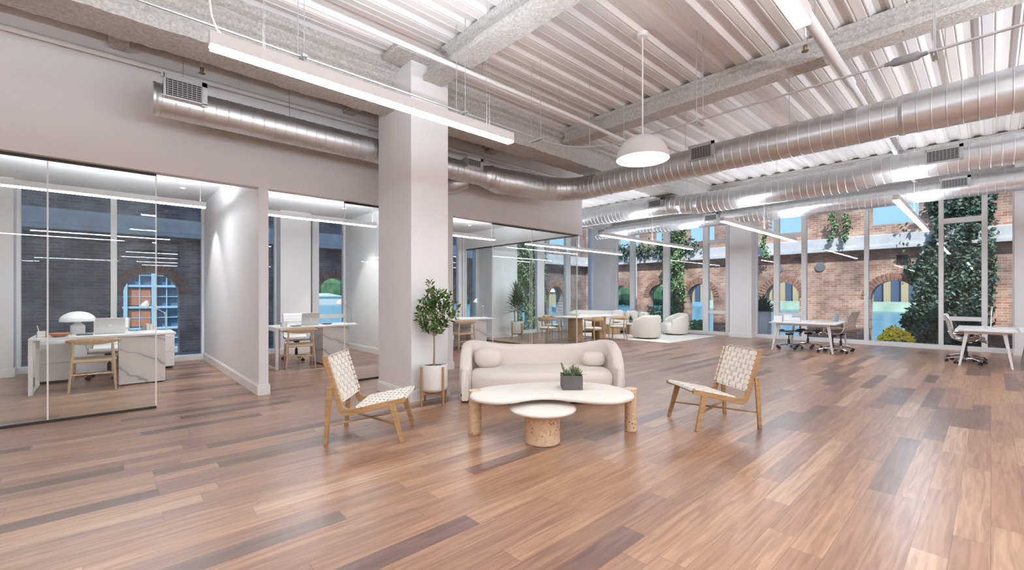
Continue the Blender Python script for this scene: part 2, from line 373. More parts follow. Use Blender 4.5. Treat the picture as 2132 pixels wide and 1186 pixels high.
# ------------------------------------------------------------------ mesh helpers
class MB:
    def __init__(s):
        s.bm = bmesh.new()
    def face(s, vs):
        try: return s.bm.faces.new(vs)
        except ValueError: return None
    def box(s, a, b):
        x0, y0, z0 = [min(a[i], b[i]) for i in range(3)]; x1, y1, z1 = [max(a[i], b[i]) for i in range(3)]
        v = [s.bm.verts.new(p) for p in ((x0, y0, z0), (x1, y0, z0), (x1, y1, z0), (x0, y1, z0), (x0, y0, z1), (x1, y0, z1), (x1, y1, z1), (x0, y1, z1))]
        for f in ((3, 2, 1, 0), (4, 5, 6, 7), (0, 1, 5, 4), (1, 2, 6, 5), (2, 3, 7, 6), (3, 0, 4, 7)):
            s.face([v[i] for i in f])
        return s
    def bar(s, p0, p1, w, h, up=(0, 0, 1), w1=None, h1=None):
        """bar from p0 to p1, w wide across, h along up; may taper"""
        p0, p1 = Vector(p0), Vector(p1); d = (p1 - p0).normalized(); u = Vector(up)
        sd = d.cross(u)
        if sd.length < 1e-4: sd = d.cross(Vector((1, 0, 0)))
        sd.normalize(); u2 = sd.cross(d).normalized()
        w1 = w if w1 is None else w1; h1 = h if h1 is None else h1
        ring = []
        for p, a, b in ((p0, w, h), (p1, w1, h1)):
            ring.append([s.bm.verts.new(p + sd * (sx * a / 2) + u2 * (sy * b / 2)) for sx, sy in ((-1, -1), (1, -1), (1, 1), (-1, 1))])
        for i in range(4):
            j = (i + 1) % 4
            s.face([ring[0][i], ring[0][j], ring[1][j], ring[1][i]])
        s.face(ring[0][::-1]); s.face(ring[1])
        return s
    def tube(s, pts, r, seg=10, caps=True, flat=1.0):
        pts = [Vector(p) for p in pts]; n = len(pts)
        rs = r if isinstance(r, (list, tuple)) else [r] * n
        rings = []; prev = None
        for i, p in enumerate(pts):
            if i == 0: t = pts[1] - p
            elif i == n - 1: t = p - pts[i - 1]
            else: t = (pts[i + 1] - p).normalized() + (p - pts[i - 1]).normalized()
            if t.length < 1e-9: t = Vector((0, 0, 1))
            t.normalize()
            if prev is None:
                a = Vector((0, 0, 1)) if abs(t.z) < 0.9 else Vector((1, 0, 0))
                u = t.cross(a).normalized()
            else:
                u = (prev - t * prev.dot(t))
                u = u.normalized() if u.length > 1e-6 else t.orthogonal().normalized()
            prev = u; w = t.cross(u)
            rings.append([s.bm.verts.new(p + (u * math.cos(2 * PI * k / seg) + w * math.sin(2 * PI * k / seg) * flat) * rs[i]) for k in range(seg)])
        for a, b in zip(rings, rings[1:]):
            for k in range(seg):
                s.face([a[k], a[(k + 1) % seg], b[(k + 1) % seg], b[k]])
        if caps:
            s.face(rings[0][::-1]); s.face(rings[-1])
        return s
    def cyl(s, p0, p1, r, r1=None, seg=16):
        return s.tube([p0, p1], [r, r if r1 is None else r1], seg)
    def lathe(s, prof, c=(0, 0, 0), seg=32, sx=1.0, sy=1.0):
        rings = []
        for r, z in prof:
            if r < 1e-5: rings.append([s.bm.verts.new((c[0], c[1], c[2] + z))])
            else: rings.append([s.bm.verts.new((c[0] + r * sx * math.cos(2 * PI * k / seg), c[1] + r * sy * math.sin(2 * PI * k / seg), c[2] + z)) for k in range(seg)])
        for a, b in zip(rings, rings[1:]):
            for k in range(seg):
                k2 = (k + 1) % seg
                if len(a) == 1 and len(b) == 1: continue
                if len(a) == 1: s.face([a[0], b[k2], b[k]])
                elif len(b) == 1: s.face([a[k], a[k2], b[0]])
                else: s.face([a[k], a[k2], b[k2], b[k]])
        return s
    def prism(s, poly, z0, z1):
        a = [s.bm.verts.new((x, y, z0)) for x, y in poly]; b = [s.bm.verts.new((x, y, z1)) for x, y in poly]
        n = len(poly)
        for i in range(n): s.face([a[i], a[(i + 1) % n], b[(i + 1) % n], b[i]])
        s.face(a[::-1]); s.face(b)
        return s
    def extr(s, poly, axis, a0, a1):
        """poly of 2D points extruded along axis 'x' (points are y,z) or 'y' (points are x,z)"""
        f = (lambda p, t: (t, p[0], p[1])) if axis == 'x' else (lambda p, t: (p[0], t, p[1]))
        a = [s.bm.verts.new(f(p, a0)) for p in poly]; b = [s.bm.verts.new(f(p, a1)) for p in poly]
        n = len(poly)
        for i in range(n): s.face([a[i], a[(i + 1) % n], b[(i + 1) % n], b[i]])
        s.face(a[::-1]); s.face(b)
        return s
    def ell(s, c, r, e=1.0, su=24, sv=14, rz=0.0):
        """superellipsoid"""
        f = lambda v: math.copysign(abs(v) ** e, v)
        prof = []
        rings = []
        for i in range(sv + 1):
            t = -PI / 2 + PI * i / sv
            cz, rr = f(math.sin(t)), abs(math.cos(t)) ** e
            if i in (0, sv): rings.append([s.bm.verts.new((c[0], c[1], c[2] + cz * r[2]))]); continue
            rg = []
            for k in range(su):
                a = 2 * PI * k / su
                x, y = f(math.cos(a)) * rr * r[0], f(math.sin(a)) * rr * r[1]
                rg.append(s.bm.verts.new((c[0] + x * math.cos(rz) - y * math.sin(rz), c[1] + x * math.sin(rz) + y * math.cos(rz), c[2] + cz * r[2])))
            rings.append(rg)
        for a, b in zip(rings, rings[1:]):
            for k in range(su):
                k2 = (k + 1) % su
                if len(a) == 1: s.face([a[0], b[k2], b[k]])
                elif len(b) == 1: s.face([a[k], a[k2], b[0]])
                else: s.face([a[k], a[k2], b[k2], b[k]])
        return s
    def grid(s, rows, closed=False, caps=False):
        vs = [[s.bm.verts.new(p) for p in r] for r in rows]
        for a, b in zip(vs, vs[1:]):
            n = len(a)
            for k in range(n if closed else n - 1):
                s.face([a[k], a[(k + 1) % n], b[(k + 1) % n], b[k]])
        if caps:
            s.face(vs[0][::-1]); s.face(vs[-1])
        return s
    def leaf(s, p, d, n, L, w):
        """pointed leaf at p along d"""
        p = Vector(p); d = Vector(d).normalized(); n = Vector(n)
        sd = d.cross(n)
        if sd.length < 1e-4: sd = d.orthogonal()
        sd.normalize(); up = sd.cross(d) * (w * 0.25)
        v = [s.bm.verts.new(q) for q in (p, p + d * L * 0.4 + sd * w / 2 + up, p + d * L * 0.5, p + d * L * 0.4 - sd * w / 2 + up, p + d * L, p + d * L * 0.75 + sd * w * 0.3 + up * 0.6, p + d * L * 0.75 - sd * w * 0.3 + up * 0.6)]
        s.face([v[0], v[1], v[2]]); s.face([v[0], v[2], v[3]])
        s.face([v[1], v[5], v[4], v[2]]); s.face([v[2], v[4], v[6], v[3]])
        return s
    def build(s, name, m, parent=None, loc=(0, 0, 0), rz=0.0, bevel=0.0, smooth=True, ang=38, label=None, kind=None, seg=2):
        bmesh.ops.recalc_face_normals(s.bm, faces=s.bm.faces)
        me = bpy.data.meshes.new(name)
        s.bm.to_mesh(me); s.bm.free()
        if smooth:
            me.polygons.foreach_set('use_smooth', [True] * len(me.polygons))
            try: me.set_sharp_from_angle(angle=math.radians(ang))
            except Exception: pass
        me.materials.append(m)
        o = bpy.data.objects.new(name, me)
        COL.objects.link(o)
        if parent: o.parent = parent
        o.location = loc; o.rotation_euler = (0, 0, rz)
        if bevel:
            md = o.modifiers.new('bevel', 'BEVEL'); md.width = bevel; md.segments = seg; md.limit_method = 'ANGLE'; md.angle_limit = math.radians(40)
        if label: o['label'] = label
        if kind: o['kind'] = kind
        return o

def tag(o, label=None, cat=None, group=None, kind=None):
    if label: o['label'] = label
    if cat: o['category'] = cat
    if group: o['group'] = group
    if kind: o['kind'] = kind
    return o

def thing(name, label, cat, loc=(0, 0, 0), rz=0.0, group=None):
    o = bpy.data.objects.new(name, None)
    COL.objects.link(o); o.location = loc; o.rotation_euler = (0, 0, rz)
    o.empty_display_size = 0.1
    return tag(o, label, cat, group)

def struct(name, mb, m, label=None, parent=None, **kw):
    o = mb.build(name, m, parent, **kw)
    if not parent: o['kind'] = 'structure'
    if label: o['label'] = label
    return o

CH = {}
def copy_tree(o, parent=None):
    c = o.copy(); COL.objects.link(c)
    if parent is not None: c.parent = parent
    for ch in list(o.children): copy_tree(ch, c)
    return c

def dup(root, loc, rz=0.0, label=None, group=None):
    c = copy_tree(root)
    c.location = loc; c.rotation_euler = (0, 0, rz)
    if label: c['label'] = label
    if group: c['group'] = group
    return c

def box(a, b): return MB().box(a, b)

def area(name, loc, size, watts, parent=None, up=False, color=(0.88, 0.96, 1.05)):
    d = bpy.data.lights.new(name, 'AREA'); d.shape = 'RECTANGLE'; d.size = size[0]; d.size_y = size[1]
    d.energy = watts; d.color = color
    o = bpy.data.objects.new(name, d); COL.objects.link(o); o.location = loc
    if up: o.rotation_euler = (PI, 0, 0)
    if parent: o.parent = parent
    return o

# ================================================================== THE ROOM
DZ = 4.40                                     # underside of the deck ribs
XE, YN = 15.4, 11.3                           # inner faces of the east and north glazing
YW = 6.68                                     # front face of the office wall
struct('floor', box((-7, -7, -0.2), (15.75, 11.6, 0)), M['floor'], smooth=False)

# corrugated steel deck, ribs run along X
mb = MB(); prof = []
p0 = 4.24 - 0.3125 * 37
for k in range(60):
    c = p0 + 0.3125 * k
    prof += [(c - 0.156, DZ), (c - 0.115, DZ), (c - 0.109, DZ + 0.008), (c - 0.101, DZ + 0.008), (c - 0.095, DZ),
             (c - 0.085, DZ), (c - 0.045, DZ + 0.042), (c + 0.045, DZ + 0.042), (c + 0.085, DZ),
             (c + 0.095, DZ), (c + 0.101, DZ + 0.008), (c + 0.109, DZ + 0.008), (c + 0.115, DZ), (c + 0.156, DZ)]
prof = [q for q in prof if -7 <= q[0] <= 11.5]
rows = [[(x, y, z) for y, z in prof] for x in (-7, 15.7)]
mb.grid(rows)
o = struct('ceiling', mb, M['deck'], smooth=False)
struct('ceiling_slab', box((-7, -7, DZ + 0.085), (15.7, 11.6, DZ + 0.3)), M['deck'])

def rough_beam(name, axis, a0, a1, poly, step=0.06, amp=0.012, label=None):
    """sprayed I-beam: closed section poly (across, z) swept along axis, surface broken up"""
    pts = []
    for i in range(len(poly)):
        p, q = Vector(poly[i]), Vector(poly[(i + 1) % len(poly)])
        k = max(1, int((q - p).length / step))
        for j in range(k): pts.append(p.lerp(q, j / k))
    cy = sum(p[0] for p in poly) / len(poly); cz = sum(p[1] for p in poly) / len(poly)
    rows = []
    n = int((a1 - a0) / step)
    for i in range(n + 1):
        a = a0 + (a1 - a0) * i / n
        row = []
        for y, z in pts:
            v = (a, y, z) if axis == 'x' else (y, a, z)
            f = mnoise.noise_vector(Vector(v) * 9.0) * amp + mnoise.noise_vector(Vector(v) * 2.1) * amp
            row.append((v[0] + f.x * 0.5, v[1] + f.y, min(v[2] + f.z, DZ - 0.002) if z >= DZ - 0.01 else v[2] + f.z))
        rows.append(row)
    mb = MB().grid(rows, closed=True, caps=True)
    return struct(name, mb, M['fire'], label)

def isec(c, w, z0, z1, web, tf, bf):
    return [(c - w / 2, z0), (c + w / 2, z0), (c + w / 2, z0 + bf), (c + web / 2, z0 + bf + 0.03), (c + web / 2, z1 - tf - 0.02), (c + w / 2 - 0.03, z1 - tf),
            (c + w / 2 - 0.03, z1), (c - w / 2 + 0.03, z1), (c - w / 2 + 0.03, z1 - tf), (c - web / 2, z1 - tf - 0.02), (c - web / 2, z0 + bf + 0.03), (c - w / 2, z0 + bf)]
rough_beam('ceiling_beam', 'x', -4.5, 15.3, isec(5.44, 0.47, 3.82, DZ, 0.24, 0.09, 0.11), amp=0.014, label='long sprayed grey main beam over the white column')
for x, ya, yb, lab in ((3.13, -1.0, 5.3, 'short sprayed cross beam meeting the near column'), (6.25, -2.5, 5.3, 'sprayed cross beam behind the dome pendant'),
                       (9.3, -2.5, 5.3, 'sprayed cross beam hidden above the first round duct'), (12.45, -2.5, 11.2, 'sprayed cross beam above the middle round duct'),
                       (15.2, -2.5, 11.2, 'sprayed cross beam by the window wall')):
    rough_beam('ceiling_beam', 'y', ya, yb, isec(x, 0.29, 4.12, DZ, 0.15, 0.05, 0.07), step=0.07, amp=0.010, label=lab)
for x in (0.09, 2.72, 5.5):
    rough_beam('ceiling_beam', 'y', 5.55, 6.68, isec(x, 0.17, 4.12, 4.36, 0.1, 0.04, 0.05), step=0.06, amp=0.006, label='short stub beam between main beam and office wall at x %.1f m' % x)

# columns
def base_ring(mb, x0, y0, x1, y1, h=0.13, t=0.018):
    mb.box((x0 - t, y0 - t, 0), (x1 + t, y1 + t, h)); mb.box((x0 - t * 0.5, y0 - t * 0.5, h), (x1 + t * 0.5, y1 + t * 0.5, h + 0.02))
def column(x0, y0, x1, y1, z1, lab):
    c = struct('column', box((x0, y0, 0), (x1, y1, z1)), M['wall'], lab, bevel=0.006)
    m2 = MB(); base_ring(m2, x0, y0, x1, y1)
    m2.build('baseboard', M['trim'], c, bevel=0.004)
    return c
c1 = column(2.82, 4.95, 3.38, 5.86, 4.33, 'big white square column in front of the offices')
m2 = MB(); m2.box((2.55, 4.80, 4.33), (3.05, 5.2, 4.395)); m2.box((3.05, 4.88, 4.34), (3.5, 5.2, 4.395))
m2.build('capital', M['fire'], c1, bevel=0.012)
column(15.02, 5.13, 15.5, 5.80, DZ, 'white column between the two wide windows')
column(14.95, 10.42, 15.5, 11.4, DZ, 'white corner column behind the curved sofa')
column(15.02, -1.2, 15.5, -0.36, DZ, 'white column at the far right of the window wall')
column(8.93, 10.6, 9.98, 11.32, DZ, 'white pier behind the potted palm')

# office wall
mb = MB()
mb.box((-7, YW, 2.81), (8.44, YW + 0.16, DZ + 0.02))
mb.box((1.50, YW, 0), (1.62, YW + 0.16, 2.81))
mb.box((4.55, YW, 0), (4.67, YW + 0.16, 2.81))
mb.box((8.30, YW + 0.16, 2.81), (8.44, YN, DZ + 0.02))
struct('wall_office', mb, M['wall'], bevel=0.004)
for i, (x0, x1) in enumerate(((1.50, 1.62), (4.55, 4.67))):
    w = struct('wall_partition_%d' % (i + 1), box((x0, YW + 0.16, 0), (x1, YN, 3.3)), M['wall'])
    m2 = MB(); base_ring(m2, x0, YW, x1, YN)
    m2.build('baseboard', M['trim'], w, bevel=0.004)
struct('ceiling_office', box((-7, YW + 0.16, 3.30), (8.31, YN, 3.36)), M['ceil'], smooth=False)

# outer walls
struct('wall_west', box((-7.2, -7, 0), (-7, 11.5, DZ + 0.1)), M['wall'])
struct('wall_south', box((-7.2, -7.2, 0), (15.7, -7, DZ + 0.1)), M['wall'])
mb = box((XE, -7, 0), (XE + 0.3, -0.95, DZ + 0.1)); mb.box((XE, -1, 4.25), (XE + 0.3, 11.5, DZ + 0.1))
struct('wall_east', mb, M['wall'])
mb = MB()
for x0, x1 in ((-7, -1.16), (1.52, 1.70), (2.92, 3.56), (4.53, 5.1), (8.31, 8.36), (8.85, 10.05), (14.98, 15.7)):
    mb.box((x0, YN, 0), (x1, YN + 0.25, DZ + 0.1))
mb.box((-7, YN, 3.31), (8.36, YN + 0.25, DZ + 0.1)); mb.box((8.36, YN, 4.25), (15.7, YN + 0.25, DZ + 0.1))
struct('wall_north', mb, M['wall'])
# piers standing proud of the north glazing inside the offices
for x0, x1, y0, lab in ((-2.6, -1.15, 10.95, 'white pier at the left end of the first office window'), (2.90, 3.56, 10.95, 'white pier between the second office windows')):
    w = struct('wall_pier', box((x0, y0, 0), (x1, YN, 3.3)), M['wall'], lab)
    m2 = MB(); base_ring(m2, x0, y0, x1, YN)
    m2.build('baseboard', M['trim'], w, bevel=0.004)

# windows: frame mesh with a pane child
WN = [0]
def window(plane, a0, a1, z1, mull, trans, pos):
    WN[0] += 1
    d0, d1 = -0.02, 0.10
    mb = MB()
    def fb(u0, u1, z0, z2, e=0.0):
        if plane == 'E': mb.box((pos + d0 + e, u0, z0), (pos + d1 - e, u1, z2))
        else: mb.box((u0, pos + d0 + e, z0), (u1, pos + d1 - e, z2))
    fb(a0, a1, 0.0, 0.115, -0.02); fb(a0, a1, z1 - 0.1, z1)
    fb(a0, a0 + 0.06, 0.115, z1 - 0.1); fb(a1 - 0.06, a1, 0.115, z1 - 0.1)
    for m0, m1 in mull: fb(m0, m1, 0.115, z1 - 0.1, -0.008)
    for u0, u1, zs in trans:
        for zb, zt in zs: fb(u0, u1, zb, zt, 0.004)
    f = struct('window_%d' % WN[0], mb, M['trim'], bevel=0.004)
    g = pos + 0.05
    b = box((g, a0 + 0.05, 0.1), (g + 0.006, a1 - 0.05, z1 - 0.09)) if plane == 'E' else box((a0 + 0.05, g, 0.1), (a1 - 0.05, g + 0.006, z1 - 0.09))
    b.build('pane', M['winglass'], f, smooth=False)
    return f
T2 = ((0.73, 0.83), (3.14, 3.27))
window('E', -0.40, 5.15, 4.25, ((4.46, 4.61), (3.73, 3.86), (2.27, 2.37), (0.80, 0.89), (0.05, 0.15)), ((0.15, 0.80, T2), (3.86, 4.46, T2)), XE)
window('E', 5.78, 10.44, 4.25, ((5.95, 6.07), (6.65, 6.84), (8.11, 8.34), (9.57, 9.77)), ((6.07, 6.65, T2),), XE)
window('N', -1.16, 1.52, 3.31, ((0.04, 0.13),), (), YN)
window('N', 1.70, 2.92, 3.31, (), (), YN)
window('N', 3.56, 4.53, 3.31, ((3.70, 3.86),), ((3.86, 4.47, ((0.78, 0.88),)),), YN)
window('N', 5.10, 8.31, 3.31, ((6.6, 6.75), (8.09, 8.22)), (), YN)
window('N', 8.36, 8.85, 4.25, (), (), YN)
window('N', 10.05, 14.98, 4.25, ((10.29, 10.54), (11.63, 12.0), (13.25, 13.52)), (), YN)

# grey roller blind lowered behind the left half of the first office window
# frameless glass partitions with black channels
def partition(name, p0, p1, seams, lab, z1=2.81):
    (x0, y0), (x1, y1) = p0, p1
    al = Vector((x1 - x0, y1 - y0, 0)); L = al.length; al.normalize()
    mb = MB(); cuts = [0] + seams + [L]
    for a, b in zip(cuts, cuts[1:]):
        q0 = Vector((x0, y0, z1 / 2)) + al * (a + 0.002); q1 = Vector((x0, y0, z1 / 2)) + al * (b - 0.002)
        mb.bar(q0, q1, 0.012, z1 - 0.02)
    g = struct(name, mb, M['glass'], lab, smooth=False)
    for z in (0.0, z1 - 0.03):
        MB().bar(Vector((x0, y0, z + 0.0145)), Vector((x1, y1, z + 0.0145)), 0.03, 0.027).build('channel', M['black'], g, smooth=False)
    e = MB()
    for c in cuts:
        q = Vector((x0, y0, 0.03)) + al * min(max(c, 0.003), L - 0.003)
        e.bar(q, q + Vector((0, 0, z1 - 0.06)), 0.005, 0.0135, up=tuple(al))
    e.build('polished_edge', M['paper'], g, smooth=False)
    return g
partition('glass_partition', (-4.0, 6.78), (0.43, 6.78), [1.8, 3.53], 'frameless glass wall panel in front of the first office')
partition('glass_partition', (2.70, 6.78), (4.55, 6.78), [], 'frameless glass wall panel of the second office beside the column')
partition('glass_partition', (5.70, 6.78), (8.38, 6.78), [1.12], 'frameless glass front of the third office behind the sofa')
partition('glass_partition', (8.38, 6.80), (8.38, 11.25), [1.6, 3.2], 'frameless glass side wall of the third office facing the dining table')

# ceiling downlights, smoke detector and air diffuser of the offices
for x, y, lab in ((1.0, 9.9, 'first'), (3.9, 9.8, 'second'), (7.4, 9.8, 'third')):
    t = thing('recessed_downlight', 'small round downlight in the %s office ceiling' % lab, 'downlight', (x, y, 3.30), group='office ceiling downlights')
    MB().lathe([(0.035, 0.0), (0.055, -0.006), (0.06, 0.0), (0.035, 0.0)]).build('trim_ring', M['trim'], t)
    MB().cyl((0, 0, -0.003), (0, 0, 0.0), 0.034).build('lens', M['dl'], t)
    sd = bpy.data.lights.new('downlight', 'SPOT'); sd.energy = 140; sd.spot_size = math.radians(72); sd.spot_blend = 0.35; sd.color = (1, 0.98, 0.96); sd.shadow_soft_size = 0.03
    so = bpy.data.objects.new('downlight_beam', sd); COL.objects.link(so); so.parent = t; so.location = (0, 0, -0.01)
t = thing('ceiling_diffuser', 'square white air diffuser in the second office ceiling', 'vent', (3.0, 7.5, 3.30))
mb = MB()
for k in range(4):
    a = 0.24 - 0.055 * k
    for s in (-1, 1):
        mb.box((-a, s * a - 0.012, -0.014 + 0.002 * k), (a, s * a + 0.012, 0)); mb.box((s * a - 0.012, -a, -0.014 + 0.002 * k), (s * a + 0.012, a, 0))
mb.build('grille', M['trim'], t)

# ================================================================== DUCTS
def duct_rows(path, radii, rib=0.12, ribh=0.006, seg=28):
    """resample the path, adding a raised seam every rib metres"""
    P = [Vector(p) for p in path]; out = []; rad = []
    for i in range(len(P) - 1):
        a, b = P[i], P[i + 1]; L = (b - a).length; n = max(1, round(L / rib)); d = (b - a) / L
        ra, rb = radii[i], radii[i + 1]
        for k in range(n):
            u = L * k / n; r = ra + (rb - ra) * k / n
            for off, h in ((0.0, ribh), (0.006, ribh), (0.010, 0)):
                out.append(a + d * (u + off)); rad.append(r + h)
            out.append(a + d * (L * (k + 1) / n - 0.004)); rad.append(ra + (rb - ra) * (k + 1) / n)
    out.append(P[-1]); rad.append(radii[-1])
    return out, rad
def add_duct(label, path, radii, loc=(0, 0, 0), rib=0.12):
    t = thing('round_duct', label, 'duct', loc, group=None)
    pts, rad = duct_rows(path, radii, rib)
    MB().tube(pts, rad, 30).build('duct_pipe', M['duct'], t, ang=50)
    return t
def register(t, c, w, h, face, depth=0.14):
    """rectangular supply register on a duct; face is 'x' (looks to -X) or 'y' (looks to -Y)"""
    mb = MB(); mb.box((-w / 2, 0, -h / 2), (w / 2, depth, h / 2))
    o = mb.build('register_box', M['duct'], t, loc=c, rz=(-PI / 2 if face == 'x' else 0))
    fr = MB()
    for s in (-1, 1):
        fr.box((-w / 2 - 0.02, -0.012, s * h / 2 - 0.028 * (s > 0)), (w / 2 + 0.02, 0.004, s * h / 2 + 0.028 * (s < 0) + s * 0.02))
        fr.box((s * w / 2 - 0.028 * (s > 0), -0.012, -h / 2 - 0.02), (s * w / 2 + 0.028 * (s < 0) + s * 0.02, 0.004, h / 2 + 0.02))
    fr.build('register_frame', M['galv'], o)
    box((-w / 2 + 0.02, -0.004, -h / 2 + 0.02), (w / 2 - 0.02, 0.0, h / 2 - 0.02)).build('register_shade_plate', M['dark'], o)  # dark plate, the shade inside the duct put into its colour
    gm = MB(); n = int((h - 0.05) / 0.02)
    for k in range(n):
        z = -h / 2 + 0.032 + k * (h - 0.06) / max(1, n - 1); gm.box((-w / 2 + 0.025, -0.010, z - 0.0025), (w / 2 - 0.025, -0.005, z + 0.0025))
    n = int(w / 0.045)
    for k in range(n):
        x = -w / 2 + 0.035 + k * (w - 0.07) / max(1, n - 1); gm.box((x - 0.002, -0.012, -h / 2 + 0.025), (x + 0.002, -0.010, h / 2 - 0.025))
    gm.build('register_blades', M['galv'], o)
def rod(t, x, y, z0, z1=None, r=0.004, name='hanger_rod'):
    z1 = DZ + 0.01 if z1 is None else z1
    MB().cyl((x, y, z0), (x, y, z1), r, seg=6).build(name, M['galv'], t)

ZD = 3.47
pathA = [(0.37, 6.1, ZD), (0.42, 6.1, ZD), (2.0, 6.1, ZD), (4.85, 6.1, ZD), (5.05, 6.1, ZD), (5.25, 6.08, ZD - 0.03), (5.6, 6.0, ZD - 0.03), (6.3, 6.0, ZD)]
radA = [0.175, 0.17, 0.17, 0.17, 0.21, 0.225, 0.225, 0.225]
for k in range(1, 6):
    a = PI / 2 * k / 5; pathA.append((6.35 + 0.65 * math.sin(a), 5.35 + 0.65 * math.cos(a), ZD + 0.02)); radA.append(0.225)
pathA += [(7.0, 2.0, 3.5), (7.0, 0.75, 3.5), (7.0, 0.70, 3.5), (7.0, -2.6, 3.5)]; radA += [0.225, 0.225, 0.235, 0.235]
dA = add_duct('spiral duct along the office wall that elbows across the room', pathA, radA)
MB().cyl((0.355, 6.1, ZD), (0.375, 6.1, ZD), 0.178, seg=30).build('end_cap', M['duct'], dA)
register(dA, (0.61, 5.86, 3.555), 0.36, 0.22, 'y', 0.16)
register(dA, (4.52, 5.84, 3.565), 0.30, 0.15, 'y', 0.16)
register(dA, (6.74, 3.02, 3.565), 0.36, 0.22, 'x', 0.16)
for x, y in ((0.62, 6.1), (1.72, 6.1), (3.7, 6.1), (4.95, 6.1), (6.0, 6.02)): rod(dA, x, y, ZD + 0.15, 4.13 if False else None)
for y in (4.6, 3.4, 1.9, 0.35, -0.8): rod(dA, 7.0, y, 3.7)
dB = add_duct('middle spiral duct with three registers running beside the windows', [(10.2, 10.6, 3.57), (10.2, 5.25, 3.57), (10.2, 5.0, 3.54), (10.2, 4.6, 3.50), (10.2, 1.7, 3.52), (10.2, 1.3, 3.58), (10.2, -2.6, 3.62)],
              [0.21, 0.22, 0.22, 0.235, 0.235, 0.235, 0.235])
register(dB, (9.93, 0.52, 3.62), 0.42, 0.22, 'x', 0.16)
register(dB, (9.93, 5.6, 3.62), 0.36, 0.18, 'x', 0.16)
register(dB, (9.93, 10.1, 3.62), 0.36, 0.18, 'x', 0.16)
for y in (9.2, 7.2, 4.9, 3.0, 1.1, -0.4): rod(dB, 10.2, y, 3.75)
dC = add_duct('far spiral duct nearest the window wall', [(13.05, 9.6, 3.58), (13.05, 5.9, 3.58), (13.05, 5.2, 3.60), (13.05, 1.5, 3.60), (13.05, -2.6, 3.64)], [0.20, 0.20, 0.225, 0.225, 0.235])
MB().cyl((13.05, 9.6, 3.58), (13.05, 9.62, 3.58), 0.205, seg=30).build('end_cap', M['duct'], dC)
register(dC, (12.78, 0.5, 3.66), 0.42, 0.20, 'x', 0.16)
register(dC, (12.78, 5.45, 3.60), 0.36, 0.18, 'x', 0.16)
register(dC, (12.78, 9.25, 3.60), 0.34, 0.18, 'x', 0.16)
for y in (8.6, 6.6, 4.6, 2.6, 0.9, -0.6): rod(dC, 13.05, y, 3.78)
t = thing('duct_stub', 'curved grey duct takeoff behind the wall duct over the third office', 'duct', (4.45, 6.45, 3.32))
MB().tube([(0, 0.23, 0), (0.0, 0.08, 0), (0.06, -0.03, 0.0), (0.25, -0.14, 0.06)], [0.16, 0.16, 0.155, 0.12], 22).build('duct_pipe', M['duct'], t)

# ================================================================== PIPES AND CONDUIT
def clevis(t, x, y, z, top=None):
    rod(t, x, y, z, top)
    MB().lathe([(0.028, -0.012), (0.034, 0), (0.028, 0.012)], (x, y, z - 0.0), 10).build('clevis', M['galv'], t)
t = thing('sprinkler_pipe', 'white painted pipe running diagonally overhead past the column', 'pipe')
MB().tube([(-1.0, 4.27, 4.05), (5.0, 4.27, 4.05), (6.9, 4.33, 4.05), (9.0, 4.33, 4.05)], 0.028, 12).build('pipe', M['pipe'], t)
for x in (1.2, 3.45, 4.9, 6.5, 8.0): rod(t, x, 4.3, 4.06)
t = thing('sprinkler_pipe', 'white painted pipe fixed high along the office wall', 'pipe')
MB().tube([(-4.5, 6.57, 3.99), (8.3, 6.57, 3.99)], 0.030, 12).build('pipe', M['pipe'], t)
for x in (-1.5, 0.9, 3.0, 5.2, 7.2): box((x - 0.02, 6.575, 3.955), (x + 0.02, YW, 4.025)).build('wall_bracket', M['pipe'], t)
t = thing('sprinkler_pipe', 'thick white pipe crossing the deck ribs at the upper right', 'pipe')
MB().tube([(-1.0, 1.19, 4.02), (6.9, 1.19, 4.02), (6.95, 1.19, 4.02), (11.5, 1.21, 4.02), (14.5, 1.21, 4.02)], [0.052, 0.052, 0.035, 0.035, 0.035], 14).build('pipe', M['pipe'], t)
for x in (2.0, 5.2, 7.9, 11.0): rod(t, x, 1.19, 4.05, r=0.005)
for x, y, z, lab in ((0.82, 6.31, 4.02, 'brass sprinkler head above the wall duct left of the lamp'), (4.95, 6.15, 4.02, 'brass sprinkler head above the wall duct right of the column'),
                     (5.52, 1.35, 4.02, 'brass sprinkler head beside the thick white pipe')):
    s = thing('fire_sprinkler', lab, 'sprinkler', (x, y, z), group=None)
    MB().cyl((0, 0, 0.02), (0, 0, DZ - z + 0.01), 0.012, seg=8).build('drop_pipe', M['pipe'], s)
    MB().lathe([(0, -0.05), (0.035, -0.048), (0.035, -0.042), (0.008, -0.04), (0.02, -0.01), (0.02, 0.02), (0, 0.03)], seg=12).build('sprinkler_body', mat('old brass', (0.30, 0.22, 0.10), 0.4, 0.8) if 'old brass' not in bpy.data.materials else bpy.data.materials['old brass'], s)

def trapeze(t, x, y, z, along, w=0.10, top=None):
    """short slotted channel held by two rods"""
    s = MB(); d = 0.11
    if along == 'x': s.box((x - 0.02, y - d, z - 0.045), (x + 0.02, y + d, z - 0.022)); pr = ((x, y - d * 0.75), (x, y + d * 0.75))
    else: s.box((x - d, y - 0.02, z - 0.045), (x + d, y + 0.02, z - 0.022)); pr = ((x - d * 0.75, y), (x + d * 0.75, y))
    s.build('trapeze', M['galv'], t)
    for a, b in pr: rod(t, a, b, z - 0.07, top)
ZC = 3.40
t = thing('electrical_conduit', 'galvanised conduit that bends across the ceiling beside the linear lamp', 'conduit')
pts = [(-1.0, 4.0, ZC), (3.9, 4.0, ZC)]
pts = [(-1.0, 4.0, ZC), (4.35, 4.0, ZC), (4.62, 3.95, ZC), (4.85, 3.80, ZC), (5.02, 3.55, ZC), (5.08, 3.25, ZC), (5.10, 0.62, ZC)]
